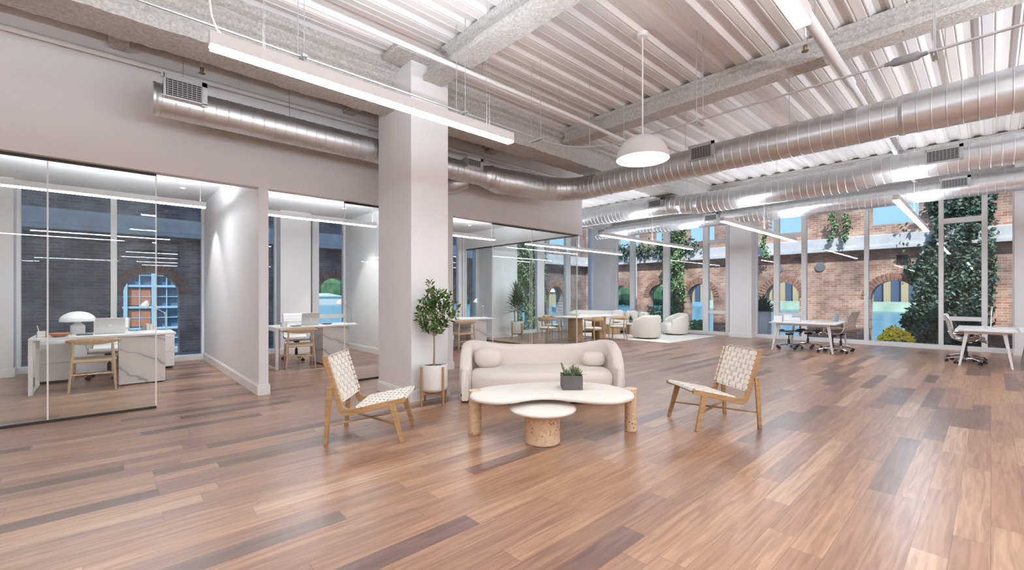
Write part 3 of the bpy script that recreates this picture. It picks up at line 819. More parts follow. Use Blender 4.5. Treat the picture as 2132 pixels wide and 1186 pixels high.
MB().tube(pts, 0.011, 8).build('conduit_run', M['galv'], t)
MB().tube([(5.10, 0.40, ZC), (5.10, -1.5, ZC)], 0.013, 8).build('conduit_run', M['galv'], t)
MB().tube([(5.10, 0.64, ZC), (5.10, 0.60, ZC), (5.10, 0.58, ZC), (5.10, 0.42, ZC), (5.10, 0.40, ZC), (5.10, 0.36, ZC)], [0.018, 0.02, 0.036, 0.036, 0.02, 0.018], 12).build('conduit_body', M['grey'], t)
for x in (1.22, 2.9): trapeze(t, x, 4.0, ZC, 'x')
trapeze(t, 4.1, 4.0, ZC, 'x')
trapeze(t, 5.09, 2.3, ZC, 'y'); trapeze(t, 5.10, 0.32, ZC, 'y')
for x, y in ((5.05, 3.3), (4.9, 3.75)): rod(t, x, y, ZC)
t = thing('ceiling_cable', 'thin loose cable draped along the beam beyond the first duct', 'cable')
pts = []
for k in range(30):
    y = 5.2 - k * 0.19; pts.append((12.1, y, 4.31 - 0.05 * abs(math.sin(k * 0.9)) ))
MB().tube(pts, 0.006, 6).build('cable', M['grey'], t)

# ================================================================== PENDANT LAMPS
def linear_lamp(label, x0, y, z, L, group, wires=(0.12, 0.88), top=None, up=UP, dif='diff'):
    t = thing('linear_pendant', label, 'pendant lamp', (x0, y, z), group=group)
    box((0, -0.038, 0.016), (L, 0.038, 0.095)).build('housing', M['lampbody'], t, bevel=0.002)
    box((0.008, -0.036, 0.0), (L - 0.008, 0.036, 0.018)).build('diffuser', M[dif], t, smooth=False)
    top = (DZ + 0.01 if top is None else top) - z
    for w in wires:
        MB().tube([(L * w, -0.02, 0.095), (L * w, -0.02, top)], 0.0012, 5).build('suspension_wire', M['galv'], t)
        MB().tube([(L * w, 0.02, 0.095), (L * w, 0.02, top)], 0.0012, 5).build('suspension_wire', M['galv'], t)
    if up: area('ceiling_fill', (L / 2, 0, 0.105), (L * 0.96, 0.05), up * L / 2.44, t, up=True)  # unseen light added on top of the housing to brighten the ceiling
    return t
ml = linear_lamp('long white linear lamp hanging nearest the camera at upper left', 0.44, 3.12, 2.81, 2.42, 'linear lamps of the open room')
MB().tube([(0.07, 0, 0.095), (0.035, 0.0, 0.13), (0.01, 0, 0.20), (0.0, 0, 0.30), (0.0, 0, DZ - 2.81)], 0.006, 8).build('power_cord', M['pipe'], ml)
linear_lamp('white linear lamp whose end shows at the top right edge', 0.35, 0.69, 2.81, 2.44, 'linear lamps of the open room')
for x, y, lab in ((8.87, 6.44, 'white linear lamp over the boucle chairs and rug'), (8.95, 3.60, 'white linear lamp in front of the left workstation window'),
                  (8.95, 0.99, 'white linear lamp in front of the ivy window at right'), (8.80, 9.0, 'white linear lamp hanging over the oak dining table')):
    l4 = linear_lamp(lab, x, y, 2.81, 4.85, 'linear lamps of the open room', wires=(0.03, 0.5, 0.97), up=27)
    MB().tube([(2.4, 0, 0.095), (2.4, 0.0, 1.6)], 0.004, 6).build('power_cord', M['pipe'], l4)
for x, y in ((-4.6, 3.12), (-4.6, 0.69), (-2.1, -2.2), (0.9, -2.2), (4.0, -2.2), (7.5, -2.4), (-4.6, -4.8), (1.2, -4.8), (7.0, -4.8), (11.5, -3.8)):  # unseen lamps added behind the camera as fill light
    linear_lamp('unseen white linear lamp added behind the camera to brighten the room', x, y, 2.81, 2.44, 'fill lamps added behind the camera', up=(230 if y < -1 and x > 0 and y > -3 else 140))
for x, L, lab in ((-1.25, 2.42, 'slim linear lamp over the first office desk'), (1.66, 2.42, 'slim linear lamp over the second office desk'), (4.80, 2.5, 'slim linear lamp over the third office desk')):
    linear_lamp(lab, x, 8.6, 2.76, L, 'linear lamps of the offices', wires=(0.03, 0.97), top=3.31, up=105, dif='diff2')

t = thing('dome_pendant', 'large white bowl shaped pendant lamp hanging above the sofa group', 'pendant lamp', (4.58, 2.74, 2.93))
prof = [(0.302, 0.0), (0.300, 0.02), (0.288, 0.075), (0.262, 0.135), (0.222, 0.19), (0.168, 0.236), (0.10, 0.265), (0.035, 0.275), (0.0, 0.276)]
MB().lathe(prof, seg=48).build('shade', M['shade'], t, ang=60)
MB().lathe([(0.302, 0.0), (0.296, -0.001), (0.292, 0.02), (0.278, 0.075), (0.25, 0.13), (0.21, 0.18), (0.155, 0.222), (0.09, 0.248), (0.0, 0.256)], seg=48).build('bowl_inside', M['plaster'], t, ang=60)
MB().ell((0, 0, 0.165), (0.045, 0.045, 0.05), su=16, sv=10).build('bulb', M['bulb'], t)
MB().cyl((0, 0, 0.205), (0, 0, 0.26), 0.022).build('socket', M['lampbody'], t)
MB().cyl((0, 0, 0.27), (0, 0, DZ - 2.93), 0.008, seg=8).build('stem', M['pipe'], t)
MB().lathe([(0.0, -0.05), (0.06, -0.048), (0.065, 0.0), (0.0, 0.0)], (0, 0, DZ - 2.93 + 0.0), 20).build('canopy', M['pipe'], t)
pl = bpy.data.lights.new('dome_glow', 'POINT'); pl.energy = 40; pl.color = (1, 0.94, 0.86); pl.shadow_soft_size = 0.05
po = bpy.data.objects.new('dome_glow', pl); COL.objects.link(po); po.parent = t; po.location = (0, 0, 0.10)

# ================================================================== LOUNGE GROUP
def ribbon(mb, pts, nrm, width_dir, w, th=0.0035):
    rows = []
    wd = Vector(width_dir).normalized() * (w / 2)
    for p, n in zip(pts, nrm):
        p = Vector(p); n = Vector(n).normalized() * (th / 2)
        rows.append([p - wd - n, p + wd - n, p + wd + n, p - wd + n])
    mb.grid(rows, closed=True, caps=True)

def weave(O, U, V, N, lu, lv, nu, nv, edge=0.012, drop=0.022):
    """nu straps run along V, nv straps run along U, woven over and under and wrapped over the rails"""
    O, U, V, N = Vector(O), Vector(U).normalized(), Vector(V).normalized(), Vector(N).normalized()
    mb = MB(); du, dv = lu / nu, lv / nv; am = 0.0058
    def run(A, B, la, lb, na, nb, sgn):
        # straps along A (length la crossing na slots), positioned in B
        for j in range(nb):
            b = (j + 0.5) * lb / nb - lb / 2
            pts = []; nr = []
            def add(a, h, n=N): pts.append(O + A * a + B * b + N * h); nr.append(n)
            e0 = -la / 2 - edge
            add(e0 - 0.004, -drop, -A); add(e0 - 0.004, -0.006, -A); add(e0 + 0.003, 0.004)
            for i in range(na):
                a = (i + 0.5) * la / na - la / 2; h = am * sgn * (1 if (i + j) % 2 else -1)
                add(a - la / na * 0.30, h); add(a, h * 1.15); add(a + la / na * 0.30, h)
            add(-e0 - 0.003, 0.004); add(-e0 + 0.004, -0.006, A); add(-e0 + 0.004, -drop, A)
            ribbon(mb, pts, nr, B, lb / nb * 0.80)
    run(V, U, lv, lu, nv, nu, 1)
    run(U, V, lu, lv, nu, nv, -1)
    return mb

def woven_chair(label, loc, rz, group):
    t = thing('woven_lounge_chair', label, 'chair', loc, rz, group)
    for s in (-1, 1):
        y = 0.262 * s
        m = MB()
        out = [(0.365, 0.372), (0.368, 0.405), (0.34, 0.412), (-0.10, 0.318), (-0.165, 0.315), (-0.20, 0.335), (-0.345, 0.800), (-0.385, 0.802), (-0.392, 0.775),
               (-0.240, 0.300), (-0.215, 0.262), (-0.170, 0.248), (-0.09, 0.262)]
        m.extr(out, 'y', y - 0.014, y + 0.014)
        m.build('side_rail', M['oak'], t, bevel=0.004)
        MB().bar((0.235, y + 0.001 * s, 0.365), (0.335, y + 0.018 * s, 0.0), 0.028, 0.060, up=(1, 0, 0), w1=0.024, h1=0.036).build('leg', M['oak'], t, bevel=0.004)
        MB().bar((-0.318, y + 0.024 * s, 0.52), (-0.350, y + 0.024 * s, 0.0), 0.022, 0.052, up=(1, 0, 0), w1=0.022, h1=0.038).build('leg', M['oak'], t, bevel=0.004)
    m = MB()
    for x, z in ((0.335, 0.385), (-0.10, 0.285), (-0.248, 0.375), (-0.358, 0.770)):
        m.tube([(x, -0.262, z), (x, 0.262, z)], 0.013, 8)
    m.build('cross_rail', M['oak'], t)
    m = MB(); m.bar((0.292, -0.268, 0.165), (-0.338, 0.275, 0.165), 0.032, 0.014); m.bar((0.292, 0.268, 0.166), (-0.338, -0.275, 0.166), 0.032, 0.012)
    m.build('cross_stretcher', M['oak'], t, bevel=0.002)
    a = Vector((0.345, 0, 0.412)) - Vector((-0.10, 0, 0.322)); c = (Vector((0.345, 0, 0.412)) + Vector((-0.10, 0, 0.322))) / 2
    weave(c, a, (0, 1, 0), a.cross(Vector((0, 1, 0))), a.length - 0.01, 0.50, 9, 10).build('woven_seat', M['strap'], t)
    a = Vector((-0.346, 0, 0.785)) - Vector((-0.222, 0, 0.385)); c = (Vector((-0.346, 0, 0.785)) + Vector((-0.222, 0, 0.385))) / 2
    weave(c, a, (0, 1, 0), a.cross(Vector((0, 1, 0))), a.length - 0.01, 0.50, 8, 9).build('woven_back', M['strap'], t)
    return t
G = 'woven leather lounge chairs'
woven_chair('low oak chair with woven cream straps, left of the coffee table', (1.91, 4.08, 0), math.radians(-39.7), G)
woven_chair('low oak chair with woven cream straps, right of the coffee table', (4.745, 2.02, 0), math.radians(145.6), G)

# sofa: shell, seat and two loose cushions
SR = math.radians(-40.5); SL = Vector((4.25, 4.06, 0))
t = thing('curved_sofa', 'oatmeal upholstered sofa with a wavy curved back behind the coffee table', 'sofa', SL, SR)
def sofa_plan(u):
    """u 0..1 along the shell, from left front round the back to right front; returns centre point"""
    a, b = 0.985, 0.40
    if u < 0.10: return Vector((-a, -0.32 + 0.30 * u / 0.10, 0))
    if u > 0.90: return Vector((a, -0.32 + 0.30 * (1 - u) / 0.10, 0))
    f = PI * (1 - (u - 0.10) / 0.80)
    g = lambda v, e: math.copysign(abs(v) ** e, v)
    return Vector((a * g(math.cos(f), 0.62), -0.02 + b * g(math.sin(f), 0.75), 0))
rows = []; NU = 84
for i in range(NU + 1):
    u = i / NU; p = sofa_plan(u); q0, q1 = sofa_plan(max(0, u - 0.01)), sofa_plan(min(1, u + 0.01))
    tg = (q1 - q0).normalized(); nn = Vector((-tg.y, tg.x, 0))          # outwards
    e = min(u, 1 - u)
    sm = lambda x: max(0, min(1, x)) ** 2 * (3 - 2 * max(0, min(1, x)))
    h = 0.60 + 0.14 * sm(e / 0.16)
    h -= 0.075 * sm((e - 0.22) / 0.24)
    h -= 0.17 * (1 - sm(e / 0.075))
    th = 0.074 * (0.55 + 0.45 * sm(e / 0.03)) 
    sec = []
    for k in range(9):
        ang = PI * k / 8; sec.append((math.cos(ang) * th, h - th + math.sin(ang) * th))
    prof = [(th * 0.80, 0.03), (th * 0.98, 0.06), (th * 1.12, 0.25), (th * 1.05, 0.45 if h > 0.6 else 0.3)] + sec + [(-th, 0.32), (-th, 0.06), (-th * 0.8, 0.03)]
    rows.append([p + nn * a + Vector((0, 0, z)) for a, z in prof])
MB().grid(rows, closed=True, caps=True).build('shell', M['boucle'], t, ang=70)
# seat: kidney bulge with rounded front
rows = []
NS = 60
for i in range(9):
    pass
def seat_ring(sc, z, dy=0.0):
    r = []
    for k in range(NS):
        a = 2 * PI * k / NS; c, s = math.cos(a), math.sin(a)
        x = 0.945 * math.copysign(abs(c) ** 0.62, c); y = math.copysign(abs(s) ** 0.75, s) * (0.37 if s > 0 else 0.43)
        if s < 0: y += -0.03 * math.cos(x * 1.6)
        r.append(Vector((x * sc + 0.0, (y - 0.03) * sc - 0.03 * (1 - sc) + dy, z)))
    return r
prof = [(0.90, 0.03), (0.955, 0.05), (0.985, 0.12), (1.0, 0.20), (1.0, 0.30), (0.988, 0.33), (0.96, 0.365), (0.915, 0.385), (0.84, 0.398), (0.6, 0.405), (0.3, 0.408), (0.02, 0.408)]
MB().grid([seat_ring(a, z) for a, z in prof], closed=True, caps=True).build('seat', M['boucle'], t, ang=80)
box((-0.80, -0.36, 0.0), (0.80, 0.30, 0.04)).build('plinth', M['dark'], t)
MB().ell((-1.03, -0.325, 0.105), (0.008, 0.012, 0.018), su=10, sv=8).build('leather_tab', mat('dark leather', (0.08, 0.035, 0.02), 0.6), t)
def local(p, L=SL, R=SR):
    return (L.x + p[0] * math.cos(R) - p[1] * math.sin(R), L.y + p[0] * math.sin(R) + p[1] * math.cos(R), p[2])
o = MB().ell((0, 0, 0), (0.185, 0.14, 0.14), e=0.86).build('bolster_cushion', M['boucle'], None, loc=local((-0.70, 0.03, 0.525)), rz=SR + 0.1, ang=80)
tag(o, 'round oatmeal bolster cushion at the left end of the wavy sofa', 'cushion', 'bolster cushions on the sofa')
o = MB().ell((0, 0, 0), (0.155, 0.10, 0.10), e=0.70).build('bolster_cushion', M['boucle'], None, loc=local((0.72, 0.08, 0.497)), rz=SR - 0.15, ang=80)
tag(o, 'small barrel shaped oatmeal cushion at the right end of the wavy sofa', 'cushion', 'bolster cushions on the sofa')

# coffee table
t = thing('coffee_table', 'cream kidney shaped coffee table on three burl wood cylinder legs', 'coffee table')
raw = [(2.46, 3.26), (2.46, 3.10), (2.53, 2.96), (2.66, 2.90), (2.82, 2.89), (2.98, 2.84), (3.08, 2.72), (3.13, 2.55), (3.20, 2.37), (3.34, 2.24), (3.54, 2.22), (3.72, 2.30), (3.84, 2.48),
       (3.88, 2.70), (3.83, 2.92), (3.72, 3.08), (3.58, 3.20), (3.46, 3.30), (3.30, 3.37), (3.12, 3.44), (2.95, 3.50), (2.76, 3.50), (2.60, 3.42)]
def smooth_poly(P, n=3):
    for _ in range(n):
        Q = []
        for i in range(len(P)):
            a, b = P[i], P[(i + 1) % len(P)]
            Q += [(a[0] * 0.75 + b[0] * 0.25, a[1] * 0.75 + b[1] * 0.25), (a[0] * 0.25 + b[0] * 0.75, a[1] * 0.25 + b[1] * 0.75)]
        P = Q
    return P
SP = smooth_poly(raw, 2)
cxm = sum(p[0] for p in SP) / len(SP); cym = sum(p[1] for p in SP) / len(SP)
def off(P, d):
    out = []
    n = len(P)
    for i in range(n):
        a, b = Vector((*P[i - 1], 0)), Vector((*P[(i + 1) % n], 0)); tg = (b - a).normalized(); nn = Vector((tg.y, -tg.x, 0))
        out.append((P[i][0] - nn.x * d, P[i][1] - nn.y * d))
    return out
def slab_rows(P, z0, z1, r):
    rows = []
    for k in range(7):
        a = -PI / 2 + PI * k / 6; rows.append([(x, y, (z0 + z1) / 2 + math.sin(a) * (z1 - z0) / 2) for x, y in off(P, r * (1 - math.cos(a)))])
    return rows
MB().grid(slab_rows(SP, 0.375, 0.418, 0.02), closed=True, caps=True).build('tabletop', M['plastert'], t, ang=60)
for x, y, h in ((2.66, 3.43, 0.424), (3.86, 2.44, 0.424), (3.47, 3.22, 0.376)):
    r = 0.062 if h else 0
    MB().lathe([(0, 0), (r - 0.004, 0), (r, 0.004), (r, h - 0.004), (r - 0.004, h), (0, h)], (x, y, 0), 32).build('leg', M['burl'], t)
t = thing('side_table', 'small round cream table on a burl wood drum in front of the coffee table', 'side table', (2.965, 2.81, 0))
MB().lathe([(0, 0), (0.157, 0), (0.162, 0.005), (0.162, 0.292), (0, 0.292)], seg=48).build('drum_base', M['burl'], t)
MB().lathe([(0, 0.29), (0.29, 0.29), (0.307, 0.298), (0.312, 0.31), (0.306, 0.323), (0.29, 0.329), (0, 0.330)], seg=64).build('tabletop', M['plastert'], t, ang=60)

# planter with succulents
PR = math.radians(-42.6)
t = thing('succulent_planter', 'square charcoal planter of mixed succulents on the coffee table', 'planter', (3.44, 2.86, 0.419), PR)
mb = MB()
for a, b in (((-0.1, -0.1, 0), (0.1, -0.088, 0.14)), ((-0.1, 0.088, 0), (0.1, 0.1, 0.14)), ((-0.1, -0.088, 0), (-0.088, 0.088, 0.14)), ((0.088, -0.088, 0), (0.1, 0.088, 0.14)), ((-0.09, -0.09, 0.0), (0.09, 0.09, 0.015))): mb.box(a, b)
mb.build('planter_box', M['concpl'], t, bevel=0.002)
box((-0.088, -0.088, 0.1), (0.088, 0.088, 0.125)).build('soil', M['soil'], t)
rnd = random.Random(3)
def rosette(mb, c, n, L, w, tilt, flat=1.0):
    for k in range(n):
        a = k * 2.399; el = tilt[0] + (tilt[1] - tilt[0]) * k / n
        d = Vector((math.cos(a) * math.cos(el), math.sin(a) * math.cos(el), math.sin(el)))
        mb.leaf(c, d, (0, 0, 1), L * (0.7 + 0.5 * rnd.random()), w)
mb = MB(); rosette(mb, (-0.035, -0.03, 0.125), 30, 0.06, 0.02, (0.1, 1.4)); rosette(mb, (0.02, 0.03, 0.125), 26, 0.11, 0.018, (0.5, 1.5))
rosette(mb, (0.06, -0.02, 0.125), 26, 0.09, 0.02, (0.2, 1.4)); rosette(mb, (-0.05, 0.04, 0.125), 18, 0.07, 0.02, (0.2, 1.4)); rosette(mb, (0.0, -0.06, 0.125), 22, 0.05, 0.022, (0.1, 1.2))
mb.build('succulent_rosette', M['succ'], t)
mb = MB()
for cx_, cy_, h, lean, w in ((-0.06, 0.01, 0.135, -0.28, 0.028), (0.035, -0.01, 0.095, 0.08, 0.03), (0.055, 0.02, 0.08, 0.1, 0.024)):
    mb.tube([(cx_, cy_, 0.12), (cx_ + lean * h * 0.5, cy_, 0.12 + h * 0.55), (cx_ + lean * h, cy_, 0.12 + h * 0.92), (cx_ + lean * h * 1.03, cy_, 0.12 + h)], [w * 0.6, w, w * 0.8, w * 0.2], 10, flat=0.45)
mb.build('cactus_pad', mat('olive cactus', (0.20, 0.20, 0.07), 0.7, var=0.3, vscale=40), t)

# small fig tree
def pot_stand(t, r, z0, h, lw=0.02, rot=0.4):
    R = r + lw * 0.75
    for k in range(4):
        a = rot + k * PI / 2
        MB().bar((R * math.cos(a), R * math.sin(a), 0), (R * math.cos(a), R * math.sin(a), z0 + h * 0.92), lw, lw, up=(math.cos(a), math.sin(a), 0), w1=lw * 1.1).build('stand_leg', M['oak'], t, bevel=0.002)
    mb = MB()
    for k in range(2):
        a = rot + k * PI / 2; mb.bar((-R * math.cos(a), -R * math.sin(a), z0 - 0.018 + 0.0005 * k), (R * math.cos(a), R * math.sin(a), z0 - 0.018 + 0.0005 * k), lw, 0.034)
    mb.build('stand_cross', M['oak'], t, bevel=0.002)
t = thing('potted_fig_tree', 'small leafy tree in a white pot on a wooden stand by the column', 'plant', (2.995, 4.700, 0))
pot_stand(t, 0.172, 0.165, 0.34, rot=math.radians(47 - 90 + 47))
MB().lathe([(0, 0.165), (0.12, 0.165), (0.155, 0.180), (0.170, 0.215), (0.172, 0.5), (0.158, 0.5), (0.156, 0.46), (0, 0.46)], seg=48).build('pot', M['pot'], t, ang=50)
MB().cyl((0, 0, 0.45), (0, 0, 0.472), 0.155, seg=32).build('soil', M['soil'], t)
rt = (math.sin(TH), -math.cos(TH))      # direction across the view, used only to lay out the crown like the photo's
def tr(a, b=0.0): return (rt[0] * a + rt[1] * -b, rt[1] * a + rt[0] * b)
rnd = random.Random(11)
mb = MB()
def P3(a, b, z): x, y = tr(a, b); return Vector((x, y, z))
mb.tube([P3(0, 0, 0.46), P3(0.006, 0.0, 0.70), P3(0.0, 0, 0.92), P3(0.012, 0, 1.10), P3(-0.01, 0, 1.25), P3(-0.05, 0, 1.42), P3(-0.075, 0, 1.55)], [0.013, 0.011, 0.010, 0.009, 0.006, 0.004, 0.002], 8)
tips = [(-0.05, 0.0, 1.50), (-0.09, 0.02, 1.38), (-0.16, 0.05, 1.27), (-0.22, -0.03, 1.20), (-0.14, -0.09, 1.12), (-0.19, 0.04, 1.05), (-0.06, 0.10, 1.22), (0.04, -0.10, 1.34), (0.05, 0.05, 1.40), (0.13, 0.0, 1.36),
        (0.16, -0.07, 1.25), (0.24, 0.04, 1.29), (0.31, -0.02, 1.20), (0.24, 0.08, 1.12), (0.10, -0.12, 1.12), (0.14, 0.06, 1.00), (0.02, 0.12, 1.02), (0.05, -0.06, 0.96), (-0.12, 0.0, 0.99), (-0.05, -0.11, 1.26), (0.0, 0.02, 1.28), (-0.02, -0.04, 1.12), (0.20, -0.10, 1.36), (-0.02, 0.06, 1.36)]
twigs = []
for a, b, z in tips:
    z0 = max(0.84, min(1.3, z - 0.18 - abs(a) * 0.6)); base = P3(0.004, 0, z0)
    tip = P3(a, b, z); mid = base.lerp(tip, 0.5) + Vector((0, 0, -0.02))
    mb.tube([base, mid, tip], [0.005, 0.0035, 0.0015], 6)
    twigs.append((base, mid, tip))
mb.build('trunk', M['bark'], t)
mb = MB()
for base, mid, tip in twigs:
    for k in range(30):
        u = rnd.random() ** 0.6; p = base.lerp(mid, u * 2) if u < 0.5 else mid.lerp(tip, u * 2 - 1)
        if u < 0.42: continue
        p = p + Vector((rnd.gauss(0, 0.022), rnd.gauss(0, 0.022), rnd.gauss(0, 0.022)))
        d = Vector((rnd.gauss(0, 1), rnd.gauss(0, 1), rnd.gauss(0.15, 0.7))); d = d.normalized() * 0.8 + (tip - base).normalized() * 0.5
        mb.leaf(p, d, (rnd.gauss(0, .5), rnd.gauss(0, .5), 1), 0.062 + 0.026 * rnd.random(), 0.034)
mb.build('foliage', M['leaf'], t, ang=60)

# ================================================================== OFFICE FURNITURE
def guest_chair(label, loc, rz, group):
    """rounded oak chair, x forward; curved crest rail, paper cord seat"""
    t = thing('curved_back_chair', label, 'chair', loc, rz, group)
    for s in (-1, 1):
        MB().tube([(0.215, 0.245 * s, 0), (0.20, 0.235 * s, 0.25), (0.19, 0.228 * s, 0.44)], [0.012, 0.018, 0.016], 10).build('leg', M['oakl'], t)
        MB().tube([(-0.245, 0.245 * s, 0), (-0.215, 0.225 * s, 0.25), (-0.20, 0.215 * s, 0.45), (-0.195, 0.205 * s, 0.60), (-0.20, 0.205 * s, 0.70)], [0.012, 0.018, 0.021, 0.017, 0.012], 10).build('leg', M['oakl'], t)
    mb = MB()
    for s in (-1, 1):
        mb.tube([(0.19, 0.228 * s, 0.415), (-0.20, 0.215 * s, 0.415)], 0.014, 8); mb.tube([(0.20, 0.236 * s, 0.22), (-0.218, 0.226 * s, 0.22)], 0.009, 8)
    mb.tube([(0.19, -0.228, 0.415), (0.19, 0.228, 0.415)], 0.014, 8); mb.tube([(-0.20, -0.215, 0.415), (-0.20, 0.215, 0.415)], 0.014, 8); mb.tube([(-0.218, -0.226, 0.24), (-0.218, 0.226, 0.24)], 0.011, 8)
    mb.build('seat_rail', M['oakl'], t)
    rows = []
    for i in range(13):
        x = -0.215 + 0.43 * i / 12; row = []
        for j in range(13):
            y = (-0.5 + j / 12) * (0.47 + 0.02 * i / 12); e = 1 - (abs(-0.5 + j / 12) * 2) ** 3
            row.append((x, y, 0.448 - 0.022 * e * math.sin(PI * i / 12)))
        rows.append(row)
    bot = [[(x, y, z - 0.035) for x, y, z in r] for r in rows]
    mb = MB(); mb.grid(rows); mb.grid(bot)
    mb.grid([rows[0], bot[0]]); mb.grid([rows[-1], bot[-1]]); mb.grid([[r[0] for r in rows], [r[0] for r in bot]]); mb.grid([[r[-1] for r in rows], [r[-1] for r in bot]])
    bmesh.ops.remove_doubles(mb.bm, verts=mb.bm.verts, dist=0.0004)
    mb.build('woven_seat', M['cord'], t)
    rows = []
    for i in range(25):
        a = -1 + 2 * i / 24; y = 0.29 * a; x = -0.265 + 0.135 * abs(a) ** 2.2
        hh = 0.052 * (1 - 0.62 * abs(a) ** 2.0); th = 0.013 * (1 - 0.25 * abs(a)); z = 0.705
        rows.append([(x + th * math.cos(k * PI / 5) * 1.0 + (0.012 if math.sin(k * PI / 5) > 0 else 0) * -0.6, y, z + hh * math.sin(k * PI / 5)) for k in range(10)])
    MB().grid(rows, closed=True, caps=True).build('curved_backrest', M['oakl'], t, ang=60)
    return t

def task_chair(label, loc, rz, group, skin='leatherw', zs=0.46, frame='chrome', stool=False):
    """ribbed sling swivel chair, x forward"""
    t = thing('swivel_chair', label, 'office chair', loc, rz, group)
    prof = [(0.24, zs - 0.035), (0.255, zs - 0.01), (0.235, zs + 0.015), (0.15, zs + 0.022), (0.0, zs + 0.004), (-0.12, zs), (-0.185, zs + 0.035), (-0.215, zs + 0.12), (-0.225, zs + 0.22), (-0.255, zs + 0.36), (-0.30, zs + 0.48), (-0.315, zs + 0.50)]
    if stool: prof = prof[:7]
    # resample with ribs
    P = [Vector((x, 0, z)) for x, z in prof]; pts = []
    for a, b in zip(P, P[1:]):
        n = max(1, int((b - a).length / 0.012))
        for k in range(n): pts.append(a.lerp(b, k / n))
    pts.append(P[-1]); rows = []
    for i, p in enumerate(pts):
        tg = (pts[min(i + 1, len(pts) - 1)] - pts[max(0, i - 1)]).normalized(); nn = Vector((-tg.z, 0, tg.x)) * -1
        f = 0.009 + 0.005 * abs(math.sin(i * 0.62)); w = 0.215
        rows.append([p + nn * f + Vector((0, -w, 0)), p + nn * f + Vector((0, 0, 0)), p + nn * f + Vector((0, w, 0)), p - nn * f + Vector((0, w, 0)), p - nn * f, p - nn * f + Vector((0, -w, 0))])
    MB().grid(rows, closed=True, caps=True).build('ribbed_sling', M[skin], t, ang=50)
    mf = M[frame]
    for s in (-1, 1):
        MB().tube([p + Vector((0, 0.222 * s, 0)) for p in P], 0.011, 8).build('side_frame', mf, t)
        if stool: continue
        y = 0.245 * s
        MB().tube([(0.10, y * 0.93, zs), (0.16, y * 1.05, zs + 0.06), (0.15, y * 1.08, zs + 0.125), (0.10, y * 1.08, zs + 0.145), (-0.12, y * 1.08, zs + 0.145), (-0.20, y * 1.04, zs + 0.135), (-0.235, y * 0.93, zs + 0.145)], 0.010, 8).build('armrest', mf, t)
    MB().bar((0.03, -0.21, zs - 0.03), (0.03, 0.21, zs - 0.03), 0.05, 0.02).build('seat_spreader', mf, t, bevel=0.004)
    MB().box((-0.07, -0.05, zs - 0.085), (0.09, 0.05, zs - 0.04)).build('tilt_mechanism', M['blackp'], t, bevel=0.008)
    mb = MB(); mb.cyl((0, 0, 0.10), (0, 0, 0.24), 0.027); mb.cyl((0, 0, 0.24), (0, 0, zs - 0.08), 0.014)
    mb.build('gas_lift', M['blackp'], t)
    mb = MB(); mb.lathe([(0, 0.075), (0.045, 0.075), (0.045, 0.115), (0, 0.12)], seg=20)
    for k in range(5):
        a = 2 * PI * k / 5 + 0.3; c, s = math.cos(a), math.sin(a)
        mb.tube([(0.03 * c, 0.03 * s, 0.10), (0.15 * c, 0.15 * s, 0.105), (0.285 * c, 0.285 * s, 0.075)], [0.020, 0.016, 0.011], 8)
    mb.build('star_base', mf, t)
    for k in range(5):
        a = 2 * PI * k / 5 + 0.3; c, s = math.cos(a), math.sin(a); q = Vector((0.285 * c, 0.285 * s, 0))
        mb = MB()
        for sg in (-1, 1):
            o1 = q + Vector((-s, c, 0)) * 0.012 * sg; o2 = q + Vector((-s, c, 0)) * 0.026 * sg
            mb.cyl((o1.x, o1.y, 0.027), (o2.x, o2.y, 0.027), 0.027, seg=14)
        mb.cyl((q.x, q.y, 0.03), (q.x, q.y, 0.075), 0.008, seg=8)
        mb.build('caster', M['blackp'], t)
    return t

def laptop(label, loc, rz, open_=100, logo=True, dark=False):
    """x points to the user side hinge at origin; the lid's outer face looks to -y"""
    t = thing('laptop', label, 'laptop', loc, rz, 'laptops')
    box((-0.17, 0.0, 0.004), (0.17, 0.235, 0.016)).build('keyboard_base', M['silver'], t, bevel=0.003)
    mb = MB(); a = math.radians(open_ - 90)
    p0 = Vector((0, 0, 0.016)); d = Vector((0, -math.sin(a), math.cos(a)))
    mb.bar(p0, p0 + d * 0.235, 0.34, 0.007, up=(0, 1, 0)); lid = mb.build('lid', M['silver'], t, bevel=0.003)
    nrm = Vector((0, -math.cos(a), -math.sin(a)))
    q = p0 + d * 0.0; 
    MB().bar(p0 + d * 0.012 - nrm * 0.0042, p0 + d * 0.222 - nrm * 0.0042, 0.32, 0.001, up=(0, 1, 0)).build('screen', M['screen'], lid)
    if logo:
        c = p0 + d * 0.12 + nrm * 0.0040
        m2 = MB()
        ring = []
        for k in range(24):
            an = 2 * PI * k / 24; rr = 0.017 * (1 - 0.12 * max(0, math.cos(an * 1 - PI / 2)) ** 6)
            if abs(an) < 0.5 or an > 2 * PI - 0.5: rr *= 0.86
            ring.append(c + Vector((1, 0, 0)) * rr * math.cos(an) + d * rr * math.sin(an))
        f = [m2.bm.verts.new(p) for p in ring]; m2.face(f)
        lf = [m2.bm.verts.new(c + Vector((1, 0, 0)) * x + d * z) for x, z in ((0.000, 0.018), (0.004, 0.020), (0.008, 0.028), (0.003, 0.025))]; m2.face(lf)
        m2.build('lid_logo', M['logo'], lid)
    return t

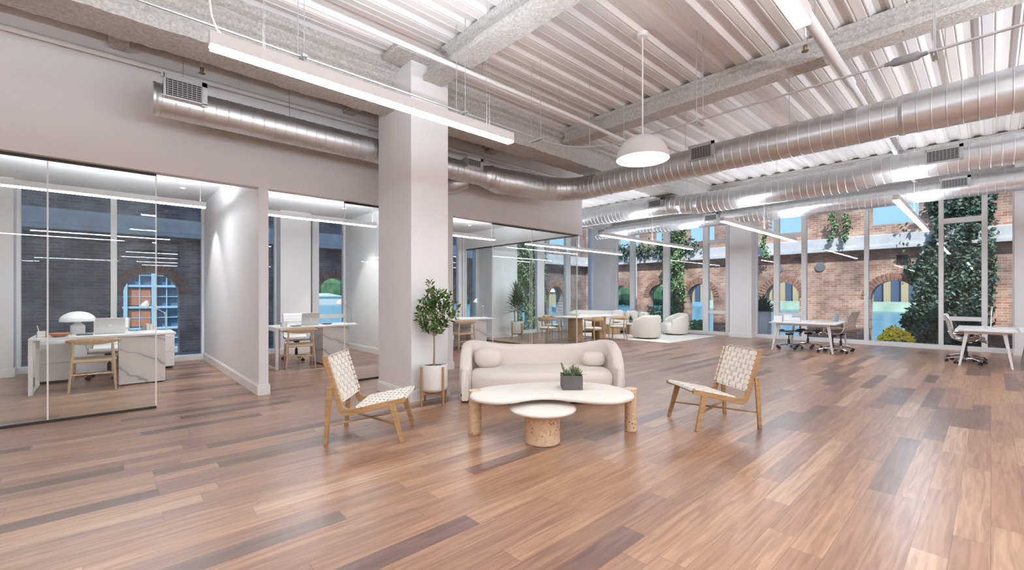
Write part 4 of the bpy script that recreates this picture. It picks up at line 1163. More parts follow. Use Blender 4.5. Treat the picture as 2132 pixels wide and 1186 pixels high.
def desk(label, x0, x1, ped0, ped1, y0, y1):
    t = thing('executive_desk', label, 'desk', ((x0 + x1) / 2, (y0 + y1) / 2, 0))
    cx, cy = (x0 + x1) / 2, (y0 + y1) / 2
    X = lambda x: x - cx
    Y = lambda y: y - cy
    box((X(x0), Y(y0), 0.737), (X(x1), Y(y1), 0.767)).build('desktop', M['white'], t, bevel=0.002)
    mb = box((X(x0), Y(y0) + 0.005, 0.0), (X(x0) + 0.045, Y(y0) + 0.05, 0.737)); mb.box((X(x0), Y(y1) - 0.05, 0), (X(x0) + 0.045, Y(y1), 0.737))
    mb.box((X(x0), Y(y0) + 0.05, 0.0), (X(x0) + 0.045, Y(y1) - 0.05, 0.02)); mb.box((X(x0), Y(y0) + 0.05, 0.69), (X(x0) + 0.045, Y(y1) - 0.05, 0.737))
    mb.build('leg_frame', M['white'], t, bevel=0.002)
    box((X(ped0), Y(y0) + 0.06, 0.015), (X(ped1), Y(y1) - 0.05, 0.735)).build('marble_pedestal', M['marble'], t, bevel=0.002)
    mb = MB()
    for a in (X(ped0) + 0.05, X(ped1) - 0.05):
        for b in (Y(y0) + 0.11, Y(y1) - 0.1): mb.cyl((a, b, 0), (a, b, 0.016), 0.02, seg=10)
    mb.build('glide', M['blackp'], t)
    box((X(ped0) - 0.3, Y(y1) - 0.30, 0.69), (X(ped0), Y(y1) - 0.1, 0.737)).build('cable_tray', M['white'], t)
    return t
DY0, DY1 = 8.75, 9.60
desk('white desk with a veined marble pedestal in the first office', -0.79, 0.80, 0.12, 0.67, DY0, DY1)
desk('white desk with a veined marble pedestal in the second office', 2.24, 3.79, 3.09, 3.61, DY0, DY1)
desk('white desk with a marble pedestal in the third office behind the tree', 5.75, 7.44, 6.70, 7.20, DY0, DY1)
G = 'curved back office guest chairs'
guest_chair('oak chair with curved backrest tucked at the first office desk', (-0.14, 8.83, 0), PI / 2 - 0.06, G)
guest_chair('oak chair with curved backrest turned slightly at the second office desk', (2.66, 8.80, 0), PI / 2 - 0.2, G)
guest_chair('oak chair with curved backrest at the third office desk behind the sofa', (6.43, 8.80, 0), PI / 2 - 0.1, G)
G = 'office desk chairs'
task_chair('white ribbed swivel chair behind the first office desk', (0.02, 9.86, 0), -PI / 2 - 0.12, G)
task_chair('white ribbed swivel chair behind the second office desk', (2.92, 9.88, 0), -PI / 2 - 0.15, G)
task_chair('grey ribbed swivel chair behind the third office desk', (6.35, 9.88, 0), -PI / 2 + 0.2, G, skin='seatgr')
ZT = 0.767
laptop('silver laptop with pale logo, open on the first office desk', (0.03, 9.10, ZT - 0.003), 0.04, 100)
laptop('silver laptop with pale logo, open on the second office desk', (2.92, 9.02, ZT - 0.003), 0.06, 100)
laptop('silver laptop open on the third office desk behind the tree', (6.28, 9.05, ZT - 0.003), 0.05, 100)

# mushroom lamp
t = thing('mushroom_lamp', 'white mushroom shaped table lamp on the first office desk', 'table lamp', (-0.335, 9.42, ZT))
MB().lathe([(0, 0), (0.080, 0), (0.083, 0.004), (0.083, 0.125), (0.030, 0.180), (0.016, 0.195), (0, 0.195)], seg=28).build('base', M['lampbody'], t, ang=30)
prof = [(0.205, 0.190), (0.205, 0.198)] + [(0.205 * math.cos(a * PI / 20), 0.198 + 0.145 * math.sin(a * PI / 20)) for a in range(1, 10)] + [(0, 0.343)]
MB().lathe([(0, 0.189)] + prof, seg=40).build('dome_shade', M['lampbody'], t, ang=50)
# small things on the first desk
def pen_holder(label, loc):
    t = thing('pen_holder', label, 'pen holder', loc, group='pen holders')
    mb = MB(); w = 0.045
    for a, b in (((-w, -w, 0), (w, -w + 0.004, 0.085)), ((-w, w - 0.004, 0), (w, w, 0.085)), ((-w, -w, 0), (-w + 0.004, w, 0.085)), ((w - 0.004, -w, 0), (w, w, 0.085)), ((-w, -w, 0), (w, w, 0.004))): mb.box(a, b)
    mb.build('holder', M['plastert'], t)
    MB().cyl((-0.01, 0, 0.005), (-0.045, 0.0, 0.165), 0.004, seg=6).build('pen', M['paper'], t)
    return t
pen_holder('cream square pen holder at the left end of the first desk', (-0.68, 8.98, ZT))
pen_holder('cream square pen holder on the second office desk', (2.42, 8.93, ZT))
t = thing('fruit_bowl', 'empty orange lacquered bowl on the first office desk', 'bowl', (-0.50, 8.92, ZT))
MB().lathe([(0, 0.0), (0.05, 0.0), (0.075, 0.012), (0.115, 0.045), (0.125, 0.05), (0.110, 0.047), (0.07, 0.02), (0, 0.01)], seg=32).build('bowl_body', M['bowl'], t, ang=60)
o = box((-0.09, -0.11, 0), (0.09, 0.11, 0.012)).build('notebook', M['blackp'], None, loc=(-0.25, 9.12, ZT), bevel=0.003); tag(o, 'dark notebook lying between mushroom lamp and laptop', 'notebook')
o = box((-0.08, -0.1, 0), (0.08, 0.1, 0.01)).build('notebook', M['blackp'], None, loc=(2.63, 8.95, ZT), bevel=0.003); tag(o, 'thin black notebook left of the laptop on the second desk', 'notebook')
o = box((-0.15, -0.1, 0), (0.15, 0.1, 0.006)).build('paper_stack', M['paper'], None, loc=(0.50, 9.08, ZT)); tag(o, 'loose white papers at the right of the first desk', 'papers')
t = thing('serving_tray', 'low grey green bowl right of the laptop on the second desk', 'bowl', (3.28, 9.15, ZT))
MB().lathe([(0, 0), (0.05, 0), (0.11, 0.02), (0.12, 0.03), (0.10, 0.02), (0, 0.008)], seg=28).build('bowl_body', M['grey'], t)

def arm_lamp(label, loc, rz, s=1.0):
    """jointed desk lamp; head reaches to -x"""
    t = thing('arm_desk_lamp', label, 'desk lamp', loc, rz, 'jointed desk lamps')
    MB().lathe([(0, 0), (0.085, 0), (0.088, 0.006), (0.08, 0.014), (0, 0.016)], seg=28).build('base', M['lampbody'], t)
    MB().tube([(0, 0, 0.012), (-0.015, 0, 0.30 * s)], 0.006, 8).build('lower_arm', M['chrome'], t)
    MB().tube([(-0.015, 0, 0.30 * s), (-0.235, 0, 0.46 * s)], 0.006, 8).build('upper_arm', M['chrome'], t)
    MB().ell((-0.015, 0, 0.30 * s), (0.014, 0.014, 0.014), su=12, sv=8).build('joint', M['chrome'], t)
    mb = MB(); c = Vector((-0.255, 0, 0.455 * s)); d = Vector((-0.35, 0, -1)).normalized()
    pts = [c - d * 0.05, c - d * 0.02, c + d * 0.02, c + d * 0.055]
    mb.tube(pts, [0.018, 0.03, 0.05, 0.058], 20); mb.build('lamp_head', M['lampbody'], t)
    return t
arm_lamp('jointed white desk lamp at the right end of the first desk', (0.70, 9.10, ZT), 0.0)
arm_lamp('jointed white desk lamp at the right end of the second desk', (3.74, 9.00, ZT), 0.0)
arm_lamp('jointed white desk lamp in the third office seen through its doorway', (7.30, 9.05, ZT), 0.0)

# low white cabinets
def credenza(label, x0, x1, y0, y1, h, cols):
    t = thing('storage_cabinet', label, 'cabinet', ((x0 + x1) / 2, (y0 + y1) / 2, 0)); w = (x1 - x0) / 2; d = (y1 - y0) / 2
    box((-w, -d + 0.02, 0.04), (w, d, h)).build('body', M['white'], t, bevel=0.002)
    box((-w + 0.03, -d + 0.06, 0), (w - 0.03, d - 0.03, 0.04)).build('plinth', M['blackp'], t)
    for k in range(cols):
        a = -w + 2 * w * k / cols + 0.004; b = -w + 2 * w * (k + 1) / cols - 0.004
        for z0, z1 in ((0.05, h * 0.5 - 0.003), (h * 0.5 + 0.003, h - 0.012)):
            box((a, -d, z0), (b, -d + 0.019, z1)).build('drawer', M['white'], t, bevel=0.0015)
    return t
credenza('long low white cabinet standing under the first office window', -0.88, 0.92, 10.30, 10.72, 0.63, 4)
t = thing('book_row', 'pale books leaning on the cabinet behind the first desk', 'books', (0.62, 10.38, 0.63))
tag(box((-0.03, -0.08, 0), (0.03, 0.08, 0.16)).build('book', M['grey'], None, loc=(0.48, 10.50, 0.631)), 'dark grey book standing on the low white cabinet', 'book', 'books on the low cabinet')
bpy.data.objects.remove(t)
for k, (m_, lab) in enumerate((('tan2', 'cream book beside the dark book on the low cabinet'), ('white', 'white book in the middle of the low cabinet books'), ('strap', 'beige book at the right end of the low cabinet books'))):
    tag(box((-0.024, -0.08, 0), (0.024, 0.08, 0.20 - 0.01 * k)).build('book', M[m_], None, loc=(0.54 + 0.052 * k, 10.50, 0.631)), lab, 'book', 'books on the low cabinet')
credenza('narrow white cabinet standing at the left of the first desk', -0.80, -0.42, 9.72, 10.08, 0.62, 1)

# ================================================================== DINING AREA
def dining_chair(label, loc, rz, group):
    t = thing('round_back_dining_chair', label, 'chair', loc, rz, group)
    for s in (-1, 1):
        MB().tube([(0.21, 0.25 * s, 0), (0.20, 0.24 * s, 0.40), (0.17, 0.255 * s, 0.66)], [0.012, 0.019, 0.013], 9).build('leg', M['oakt'], t)
        MB().tube([(-0.24, 0.20 * s, 0), (-0.21, 0.20 * s, 0.40), (-0.235, 0.21 * s, 0.68)], [0.012, 0.018, 0.013], 9).build('leg', M['oakt'], t)
    mb = MB(); mb.lathe([(0, 0.385), (0.235, 0.385), (0.25, 0.395), (0.25, 0.415), (0, 0.42)], seg=32, sx=0.95); mb.build('seat_frame', M['oakt'], t)
    MB().lathe([(0, 0.418), (0.225, 0.418), (0.238, 0.435), (0.225, 0.455), (0.15, 0.465), (0, 0.468)], seg=32, sx=0.95).build('cushion', M['cush'], t, ang=60)
    rows = []
    for i in range(29):
        a = math.radians(-118 + 236 * i / 28); e = abs(-1 + 2 * i / 28)
        cx, cy = -0.255 * math.cos(a), 0.29 * math.sin(a); hh = 0.048 * (1 - e ** 1.5) + 0.012; w = 0.014 + 0.006 * e
        rd = Vector((-math.cos(a), math.sin(a), 0))
        rows.append([Vector((cx, cy, 0.685)) + rd * (w * math.cos(k * PI / 4)) + Vector((0, 0, hh * math.sin(k * PI / 4))) for k in range(8)])
    MB().grid(rows, closed=True, caps=True).build('curved_armrail', M['oakt'], t, ang=60)
    return t
t = thing('dining_table', 'long table with two wide oak slab pedestals behind the sofa', 'dining table', (10.9, 8.4, 0))
MB().grid(slab_rows([(1.3 * math.copysign(abs(math.cos(a)) ** 0.4, math.cos(a)), 0.52 * math.copysign(abs(math.sin(a)) ** 0.5, math.sin(a))) for a in [2 * PI * k / 64 for k in range(64)]], 0.70, 0.74, 0.012), closed=True, caps=True).build('tabletop', M['plastert'], t, ang=60)
for x in (-0.62, 0.55):
    box((x - 0.17, -0.16, 0), (x + 0.17, -0.06, 0.70)).build('slab_pedestal', M['oakt'], t, bevel=0.01)
    box((x - 0.05, -0.06, 0), (x + 0.05, 0.24, 0.70)).build('slab_pedestal', M['oakt'], t, bevel=0.01)
G = 'round back dining chairs'
for x, y, a, lab in ((9.25, 8.55, 0.0, 'oak dining chair at the near end of the table, leftmost behind the glass'), (10.05, 7.56, PI / 2 - 0.1, 'oak dining chair behind the glass corner on the near long side'),
                     (11.25, 7.56, PI / 2 + 0.4, 'oak dining chair at the near long side clear of the glass'), (11.35, 9.27, -PI / 2 - 0.2, 'oak dining chair across the table facing the sofa group'),
                     (10.2, 9.27, -PI / 2 + 0.1, 'oak dining chair on the far long side seen through the glass')):
    dining_chair(lab, (x, y, 0), a, G)
laptop('dark grey laptop open on the dining table', (10.35, 8.6, 0.738), PI + 0.7, 108, False)

t = thing('potted_palm', 'tall spiky palm in a white pot on a wooden stand by the white pier', 'plant', (9.45, 10.05, 0))
pot_stand(t, 0.20, 0.17, 0.36, 0.022, rot=math.radians(92))
MB().lathe([(0, 0.17), (0.19, 0.17), (0.20, 0.18), (0.20, 0.55), (0.185, 0.55), (0.183, 0.5), (0, 0.5)], seg=40).build('pot', M['pot'], t, ang=50)
MB().cyl((0, 0, 0.49), (0, 0, 0.51), 0.18, seg=24).build('soil', M['soil'], t)
mb = MB(); rnd = random.Random(5)
for x, y, h in ((0.05, 0.0, 0.95), (-0.07, 0.03, 0.9), (0.0, -0.06, 1.05)): mb.tube([(x, y, 0.5), (x * 1.1, y, h)], [0.02, 0.016], 8)
mb.build('trunk', M['grey'], t)
mb = MB()
for x, y, h in ((0.06, 0.0, 0.95), (-0.08, 0.03, 0.9), (0.0, -0.06, 1.12), (0.02, 0.05, 1.25)):
    for k in range(60):
        a = k * 2.399; el = math.radians(-15 + 95 * (k / 60)); d = Vector((math.cos(a) * math.cos(el), math.sin(a) * math.cos(el), math.sin(el)))
        mb.leaf((x, y, h - 0.05 + 0.005 * k), d, (0, 0, 1), 0.30 + 0.12 * rnd.random(), 0.045)
mb.build('foliage', M['palm'], t, ang=60)

# ================================================================== LOUNGE BY THE WINDOWS
o = box((11.66, 6.15, 0.0), (14.85, 10.0, 0.018)).build('rug', M['rug'], None, bevel=0.006); tag(o, 'large ivory rug under the boucle chairs by the windows', 'rug')
ZR = 0.018
def tub_chair(label, loc, rz):
    t = thing('tub_chair', label, 'armchair', loc, rz, 'boucle tub chairs')
    rows = []; N = 40
    for i in range(N + 1):
        a = math.radians(-128 + 256 * i / N); e = abs(-1 + 2 * i / N)
        h = 0.73 - 0.23 * max(0, (e - 0.35) / 0.65) ** 1.3; th = 0.085 * (1 - 0.35 * max(0, e - 0.85) / 0.15); r = 0.36
        c = Vector((-math.cos(a) * r * 0.98, math.sin(a) * r, 0)); rd = Vector((-math.cos(a), math.sin(a), 0))
        sec = [(th * 0.55, 0.04), (th * 0.8, 0.07), (th * 1.05, 0.3), (th, h - th)] + [(th * math.cos(k * PI / 6), h - th + th * math.sin(k * PI / 6)) for k in range(1, 6)] + [(-th, h - th), (-th, 0.3), (-th, 0.05)]
        rows.append([c + rd * x + Vector((0, 0, z)) for x, z in sec])
    MB().grid(rows, closed=True, caps=True).build('tub_back', M['boucle2'], t, ang=80)
    MB().ell((0.06, 0, 0.235), (0.37, 0.345, 0.205), e=0.45, su=40, sv=18).build('seat', M['boucle2'], t, ang=80)
    MB().cyl((0, 0, 0), (0, 0, 0.05), 0.30, seg=32).build('plinth', M['dark'], t)
    return t
tub_chair('cream boucle tub chair seen from behind on the rug', (12.45, 7.32, ZR), math.radians(72))
tub_chair('cream boucle tub chair turned sideways near the ivy window', (14.35, 7.35, ZR), math.radians(140))
LR = math.radians(-42); LC = Vector((13.75, 9.55, 0))
t = thing('long_curved_sofa', 'long cream sofa with curved back below the corner column', 'sofa', (LC.x, LC.y, ZR), LR)
rows = []
for i in range(61):
    u = i / 60; a = math.radians(200 - 205 * u); x = 1.55 * math.cos(a); y = -0.35 + 0.75 * math.sin(a) if True else 0
    e = min(u, 1 - u); h = 0.50 + 0.34 * min(1, e / 0.25) ** 0.7 - 0.14 * u; th = 0.10
    tg = Vector((-1.55 * math.sin(a), 0.75 * math.cos(a), 0)).normalized() * -1; nn = Vector((-tg.y, tg.x, 0))
    c = Vector((x, y, 0)); sec = [(th, 0.04), (th * 1.05, 0.3)] + [(th * math.cos(k * PI / 6), h - th + th * math.sin(k * PI / 6)) for k in range(7)] + [(-th, 0.3), (-th, 0.04)]
    rows.append([c + nn * p + Vector((0, 0, z)) for p, z in sec])
MB().grid(rows, closed=True, caps=True).build('curved_back', M['boucle2'], t, ang=80)
MB().ell((0, -0.12, 0.24), (1.45, 0.50, 0.20), e=0.5, su=48, sv=16).build('seat', M['boucle2'], t, ang=80)
box((-1.1, -0.45, 0), (1.1, 0.2, 0.06)).build('plinth', M['dark'], t)
def pillow(label, p, rz, s=0.22):
    o = MB().ell((0, 0, 0), (s, 0.075, s * 0.85), e=0.55).build('throw_pillow', M['cush'], None, loc=p, rz=rz, ang=80); tag(o, label, 'pillow', 'pillows on the long sofa')
def lloc(x, y, z): return (LC.x + x * math.cos(LR) - y * math.sin(LR), LC.y + x * math.sin(LR) + y * math.cos(LR), z + ZR)
pillow('square ivory pillow leaning in the middle of the long sofa', lloc(0.30, 0.12, 0.61), LR)
pillow('square ivory pillow right of the middle on the long sofa', lloc(0.80, 0.03, 0.60), LR - 0.3)
pillow('square ivory pillow at the right end of the long sofa', lloc(1.18, -0.22, 0.58), LR - 0.7, 0.18)
t = thing('low_oak_table', 'low oak table with thick block legs in front of the long sofa', 'coffee table', (13.1, 8.75, ZR), LR)
box((-0.55, -0.32, 0.34), (0.55, 0.32, 0.385)).build('tabletop', M['plastert'], t, bevel=0.01)
box((-0.42, -0.22, 0), (-0.02, 0.22, 0.34)).build('block_leg', M['oakt'], t, bevel=0.004)
box((0.30, -0.22, 0), (0.40, 0.22, 0.34)).build('block_leg', M['oakt'], t, bevel=0.004)
tp = lambda x, y: (13.1 + x * math.cos(LR) - y * math.sin(LR), 8.75 + x * math.sin(LR) + y * math.cos(LR), ZR + 0.385)
t = thing('shallow_bowl', 'shallow dark bowl on the low oak table', 'bowl', tp(-0.1, 0))
MB().lathe([(0, 0), (0.06, 0), (0.14, 0.025), (0.15, 0.035), (0.12, 0.02), (0, 0.008)], seg=24).build('bowl_body', M['grey'], t)
t = thing('small_potted_plant', 'small dark potted plant at the right of the low oak table', 'plant', tp(0.42, 0.05))
MB().lathe([(0, 0), (0.06, 0), (0.075, 0.09), (0.065, 0.09), (0, 0.08)], seg=20).build('pot', M['grey'], t)
mb = MB(); rosette(mb, (0, 0, 0.085), 30, 0.16, 0.03, (0.1, 1.4)); rosette(mb, (0.01, 0.02, 0.085), 8, 0.26, 0.02, (1.0, 1.5)); mb.build('foliage', M['palm'], t)
t = thing('small_side_stand', 'slim dark stand beside the low oak table', 'side table', (13.55, 8.15, ZR))
MB().lathe([(0, 0.42), (0.16, 0.42), (0.16, 0.435), (0, 0.435)], seg=24).build('tray_top', M['grey'], t)
for k in range(3):
    a = k * 2.094; MB().tube([(0.14 * math.cos(a), 0.14 * math.sin(a), 0), (0.13 * math.cos(a), 0.13 * math.sin(a), 0.42)], 0.008, 6).build('leg', M['grey'], t)
t = thing('reflection_pole', 'thin dark pole imitating a window reflection, between the boucle chair and window', 'window reflection', (14.35, 8.15, ZR))  # imitates a line reflected in the window glass, not a lamp
MB().cyl((0, 0, 0), (0, 0, 0.02), 0.13, seg=24).build('base', M['black'], t)
MB().cyl((0, 0, 0.02), (0, 0, 1.62), 0.012, seg=8).build('pole', M['black'], t)
MB().ell((0, 0, 1.63), (0.02, 0.02, 0.03), su=10, sv=8).build('finial', M['black'], t)

# ================================================================== WORKSTATIONS
def bench(label, x0, x1, y0, y1, h=0.70):
    t = thing('bench_desk', label, 'desk', ((x0 + x1) / 2, (y0 + y1) / 2, 0)); a, b = (x1 - x0) / 2, (y1 - y0) / 2
    box((-a, -b, h - 0.028), (a, b, h)).build('desktop', M['white'], t, bevel=0.003)
    mb = MB()
    for s in (-1, 1):
        mb.box((-a + 0.10, s * (b - 0.14) - 0.02, h - 0.075), (a - 0.10, s * (b - 0.14) + 0.02, h - 0.028)); mb.box((s * (a - 0.11) - 0.02, -b + 0.12, h - 0.075), (s * (a - 0.11) + 0.02, b - 0.12, h - 0.028))
    mb.build('apron', M['alu'], t, bevel=0.002)
    for sx in (-1, 1):
        for sy in (-1, 1):
            MB().bar((sx * (a - 0.13), sy * (b - 0.16), h - 0.03), (sx * (a - 0.05), sy * (b - 0.06), 0), 0.058, 0.058, up=(1, 0, 0), w1=0.034, h1=0.034).build('leg', M['alu'], t, bevel=0.008)
    MB().box((-0.12, -0.03, h), (0.12, 0.03, h + 0.004)).build('cable_flap', M['galv'], t)
    return t
bench('white bench desk with splayed legs in front of the brick wall window', 12.12, 13.75, 2.38, 3.74)
bench('white bench desk with splayed legs below the ivy window at right', 12.03, 13.75, -0.33, 0.47)
bench('white bench desk cut by the right edge of the photo', 12.03, 13.75, -1.17, -0.37)
G = 'workstation swivel chairs'
task_chair('taupe ribbed swivel chair at the near right corner of the brick window desk', (12.62, 2.53, 0), PI / 2 + 0.15, G, 'taupe')
task_chair('taupe ribbed swivel chair behind it at the right side of the desk', (13.30, 2.50, 0), PI / 2 - 0.2, G, 'taupe')
task_chair('dark swivel stool under the left end of the brick window desk', (12.85, 3.50, 0), -PI / 2 + 0.1, G, 'seatgr', 0.43, 'chrome', True)
task_chair('dark swivel stool under the far middle of the brick window desk', (13.42, 3.22, 0), -PI / 2 - 0.15, G, 'seatgr', 0.43, 'chrome', True)
task_chair('white ribbed swivel chair nearest the ivy window desk end', (12.62, 0.33, 0), -PI / 2 + 0.15, G)
task_chair('white ribbed swivel chair second along the ivy window desk', (13.26, 0.36, 0), -PI / 2 - 0.1, G)
task_chair('swivel chair whose caster shows at the right edge of the photo', (12.75, -0.98, 0), PI / 2, G)
t = thing('card_stand', 'white folded card standing at the left end of the bench desk', 'card', (12.3, 3.60, 0.701), -0.3)
mb = MB(); mb.bar((0, 0, 0), (0.03, 0, 0.15), 0.22, 0.004, up=(1, 0, 0)); mb.bar((0.07, 0, 0), (0.03, 0, 0.15), 0.22, 0.004, up=(1, 0, 0)); mb.build('folded_card', M['paper'], t)
for x, y, h, lab in ((12.95, 3.55, 0.16, 'tall clear acrylic tray on the left of the bench desk'), (12.62, 3.28, 0.10, 'white desk organiser in the middle of the bench desk')):
    t = thing('desk_organizer', lab, 'organizer', (x, y, 0.7015), 0.2); w = 0.09
    mb = MB()
    for a, b in (((-w, -w, 0), (w, -w + 0.005, h)), ((-w, w - 0.005, 0), (w, w, h)), ((-w, -w, 0), (-w + 0.005, w, h)), ((w - 0.005, -w, 0), (w, w, h)), ((-w, -w, 0), (w, w, 0.005)), ((-0.002, -w, 0), (0.002, w, h * 0.8))): mb.box(a, b)
    mb.build('tray', M['paper'], t)
t = thing('water_bottle', 'blue glass bottle at the right of the bench desk', 'bottle', (13.5, 2.62, 0.70))
MB().lathe([(0, 0), (0.035, 0), (0.038, 0.01), (0.038, 0.13), (0.015, 0.18), (0.015, 0.21), (0, 0.212)], seg=18).build('bottle_body', M['bluegl'], t)
t = thing('task_lamp', 'thin white stick lamp on the ivy window bench desk', 'desk lamp', (13.0, 0.0, 0.70))
MB().lathe([(0, 0), (0.06, 0), (0.06, 0.012), (0, 0.014)], seg=20).build('base', M['lampbody'], t)
MB().tube([(0, 0, 0.012), (0.03, -0.01, 0.3), (0.05, -0.02, 0.42)], 0.008, 8).build('stick', M['lampbody'], t)
for x, y, rz, lab in ((12.9, 2.75, 0.0, 'closed silver laptop lying on the brick window bench desk'),):
    o = box((-0.12, -0.17, 0), (0.12, 0.17, 0.016)).build('closed_laptop', M['silver'], None, loc=(x, y, 0.7015), rz=rz, bevel=0.004); tag(o, lab, 'laptop')

# ================================================================== OUTSIDE
# ruined brick shell round the building, with arched and square openings
def brick_wall(name, plane, pos, a0, a1, z1, arches, uppers, m, label, th=0.45):
    """arches: (centre, half width, crown); uppers: (u0, u1, sill)"""
    mb = MB(); dz = 3.58
    def quad(u0, u1, z0, z2):
        if u1 - u0 < 0.005: return
        if plane == 'E': mb.box((pos, u0, z0), (pos + th, u1, z2))
        else: mb.box((u0, pos, z0), (u1, pos + th, z2))
    arches = sorted(arches); cur = a0; top = 2.75
    for c, hw, cr in arches:
        quad(cur, c - hw, -1.5, top); cur = c + hw
        sp = cr - hw; n = 14
        pts = [(c + hw * math.cos(PI * k / n), sp + hw * math.sin(PI * k / n)) for k in range(n + 1)]
        poly = pts + [(c - hw, top), (c + hw, top)]
        if plane == 'E': mb.extr(poly, 'x', pos, pos + th)
        else: mb.extr(poly, 'y', pos, pos + th)
    quad(cur, a1, -1.5, top)
    quad(a0, a1, top, dz)
    cur = a0
    for u0, u1, s, h in sorted(uppers):
        quad(cur, u0, dz, z1); quad(u0, u1, h, z1); cur = u1
        if s > dz: quad(u0, u1, dz, s)
    quad(cur, a1, dz, z1)
    w = struct(name, mb, m, label, smooth=False)
    # voussoirs
    for c, hw, cr in arches:
        sp = cr - hw; r = MB(); n = int(PI * hw / 0.085)
        for k in range(n):
            a = PI * (k + 0.5) / n; d = 0.235; ww = 2 * math.sin(PI / (2 * n)) * (hw + 0.02) - 0.012
            p = (c + (hw - 0.012) * math.cos(a), sp + (hw - 0.012) * math.sin(a)); q = (c + (hw + d) * math.cos(a), sp + (hw + d) * math.sin(a))
            if plane == 'E': r.bar((pos + 0.08, p[0], p[1]), (pos + 0.08, q[0], q[1]), 0.20, ww, up=(0, -math.sin(a), math.cos(a)) if True else None)
            else: r.bar((p[0], pos + 0.08, p[1]), (q[0], pos + 0.08, q[1]), 0.20, ww, up=(-math.sin(a), 0, math.cos(a)))
        r.build('arch_ring', M['brickr'], w)
    # concrete ledge
    l = MB()
    if plane == 'E': l.box((pos - 0.14, a0, 2.95), (pos + 0.02, a1, 3.30)); l.box((pos - 0.19, a0, 2.84), (pos + 0.02, a1, 2.94))
    else: l.box((a0, pos - 0.14, 2.95), (a1, pos + 0.02, 3.30)); l.box((a0, pos - 0.19, 2.84), (a1, pos + 0.02, 2.94))
    l.build('concrete_ledge', M['conc'], w, bevel=0.01)
    return w
PE, PN = 18.4, 14.3
brick_wall('wall_exterior_east', 'E', PE, -3.5, 14.8, 6.2, [(2.08, 0.60, 1.84), (5.24, 0.56, 1.86), (8.3, 0.55, 1.85), (10.12, 0.58, 1.86), (12.15, 0.52, 1.84)],
           [(1.50, 2.66, 3.64, 5.2), (4.62, 5.70, 3.64, 5.2), (7.7, 8.9, 3.64, 5.2), (9.62, 10.55, 3.64, 5.2), (11.2, 12.5, 3.64, 5.2)], M['brickE'], 'ruined red brick wall with arches outside the east windows')
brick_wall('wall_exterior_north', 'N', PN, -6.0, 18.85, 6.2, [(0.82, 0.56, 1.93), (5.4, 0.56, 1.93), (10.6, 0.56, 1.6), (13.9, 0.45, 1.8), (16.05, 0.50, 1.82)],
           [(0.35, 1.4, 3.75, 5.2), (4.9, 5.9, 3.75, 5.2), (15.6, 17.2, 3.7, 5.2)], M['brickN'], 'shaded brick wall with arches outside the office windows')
struct('courtyard_ground', box((15.7, -4, -0.35), (PE, PN, -0.12)), M['ground'])
struct('courtyard_ground', box((-8, 11.6, -0.35), (15.7, PN, -0.12)), M['ground'])
struct('wall_courtyard_shade', box((15.7, -3.5, -1), (PE, -3.2, 12.5)), M['brickE'])  # unseen end wall, height raised to shade the brick at the right window
struct('building_sun_block', box((-7.2, -7.2, 4.72), (15.7, 11.6, 5.2)), M['roof'])  # unseen roof slab, kept low so the sun clears it to the east brick
struct('building_sun_block', box((-7.2, -7.2, 5.2), (4.5, 11.6, 15.0)), M['roof'])  # unseen upper block, sized to keep the sun off the office-side brick
# a small square hole and iron brackets on the east wall
tag(box((-0.03, -0.13, -0.12), (0.03, 0.13, 0.12)).build('wall_box', M['black'], None, loc=(PE - 0.02, 1.88, 2.50), bevel=0.01), 'small black box fixed high on the brick wall left of the ivy', 'wall box')
for y, lab in ((4.05, 'rusted iron plate high on the brick pier left of the arch'), (5.35, 'dark round iron plate above the left arch')):
    tag(MB().lathe([(0, 0), (0.16, 0), (0.15, 0.03), (0, 0.035)], seg=20).build('iron_plate', M['grey'], None, loc=(PE - 0.0, y, 2.35)), lab, 'iron plate').rotation_euler = (0, -PI / 2, 0)

def ivy(label, plane, pos, u0, u1, z0, z1, n, m, depth=0.35, seed=1, shape=None, dens=1.0):
    rnd = random.Random(seed); mb = MB(); k = 0
    while k < n:
        u, z = rnd.uniform(u0, u1), rnd.uniform(z0, z1)
        if shape and rnd.random() > shape((u - u0) / (u1 - u0), (z - z0) / (z1 - z0)): continue
        dd = rnd.random() ** 0.5 * depth * (0.6 + 0.4 * math.sin(u * 9 + z * 5))
        p = (pos - dd, u, z) if plane == 'E' else (u, pos - dd, z)
        d = Vector((rnd.gauss(0, .5), rnd.gauss(0, .5), rnd.gauss(-0.5, .6))); nrm = Vector((-1, rnd.gauss(0, .7), 0.5)) if plane == 'E' else Vector((rnd.gauss(0, .7), -1, 0.5))
        mb.leaf(p, d, nrm, 0.09 + 0.06 * rnd.random(), 0.075); k += 1
    o = mb.build('ivy', m, None, ang=60); tag(o, label, 'ivy', kind='stuff'); return o
wob = lambda u, z: 1.0 if (0.12 + 0.12 * math.sin(z * 11) < u < 0.90 + 0.1 * math.sin(z * 7)) else 0.12
ivy('thick dark green ivy climbing the wall at the right window', 'E', PE, 0.28, 1.86, -0.1, 4.3, 8000, M['ivyd'], 0.5, 2, lambda u, z: 1.0 if u < (0.98 - 0.25 * z + 0.10 * math.sin(z * 14) - (0.16 if z > 0.55 else 0)) and (u > 0.36 or (0.5 + 0.5 * math.sin(u * 40 + z * 17)) > 0.35) else 0.012)
ivy('dark ivy strand spreading right of the window mullion', 'E', PE, -0.1, 0.45, 0.3, 4.3, 2200, M['ivyd'], 0.4, 9, wob)
ivy('sunlit ivy column behind the second boucle chair', 'E', PE - 0.3, 8.75, 9.72, -0.1, 4.3, 4800, M['ivys'], 0.45, 3, wob)
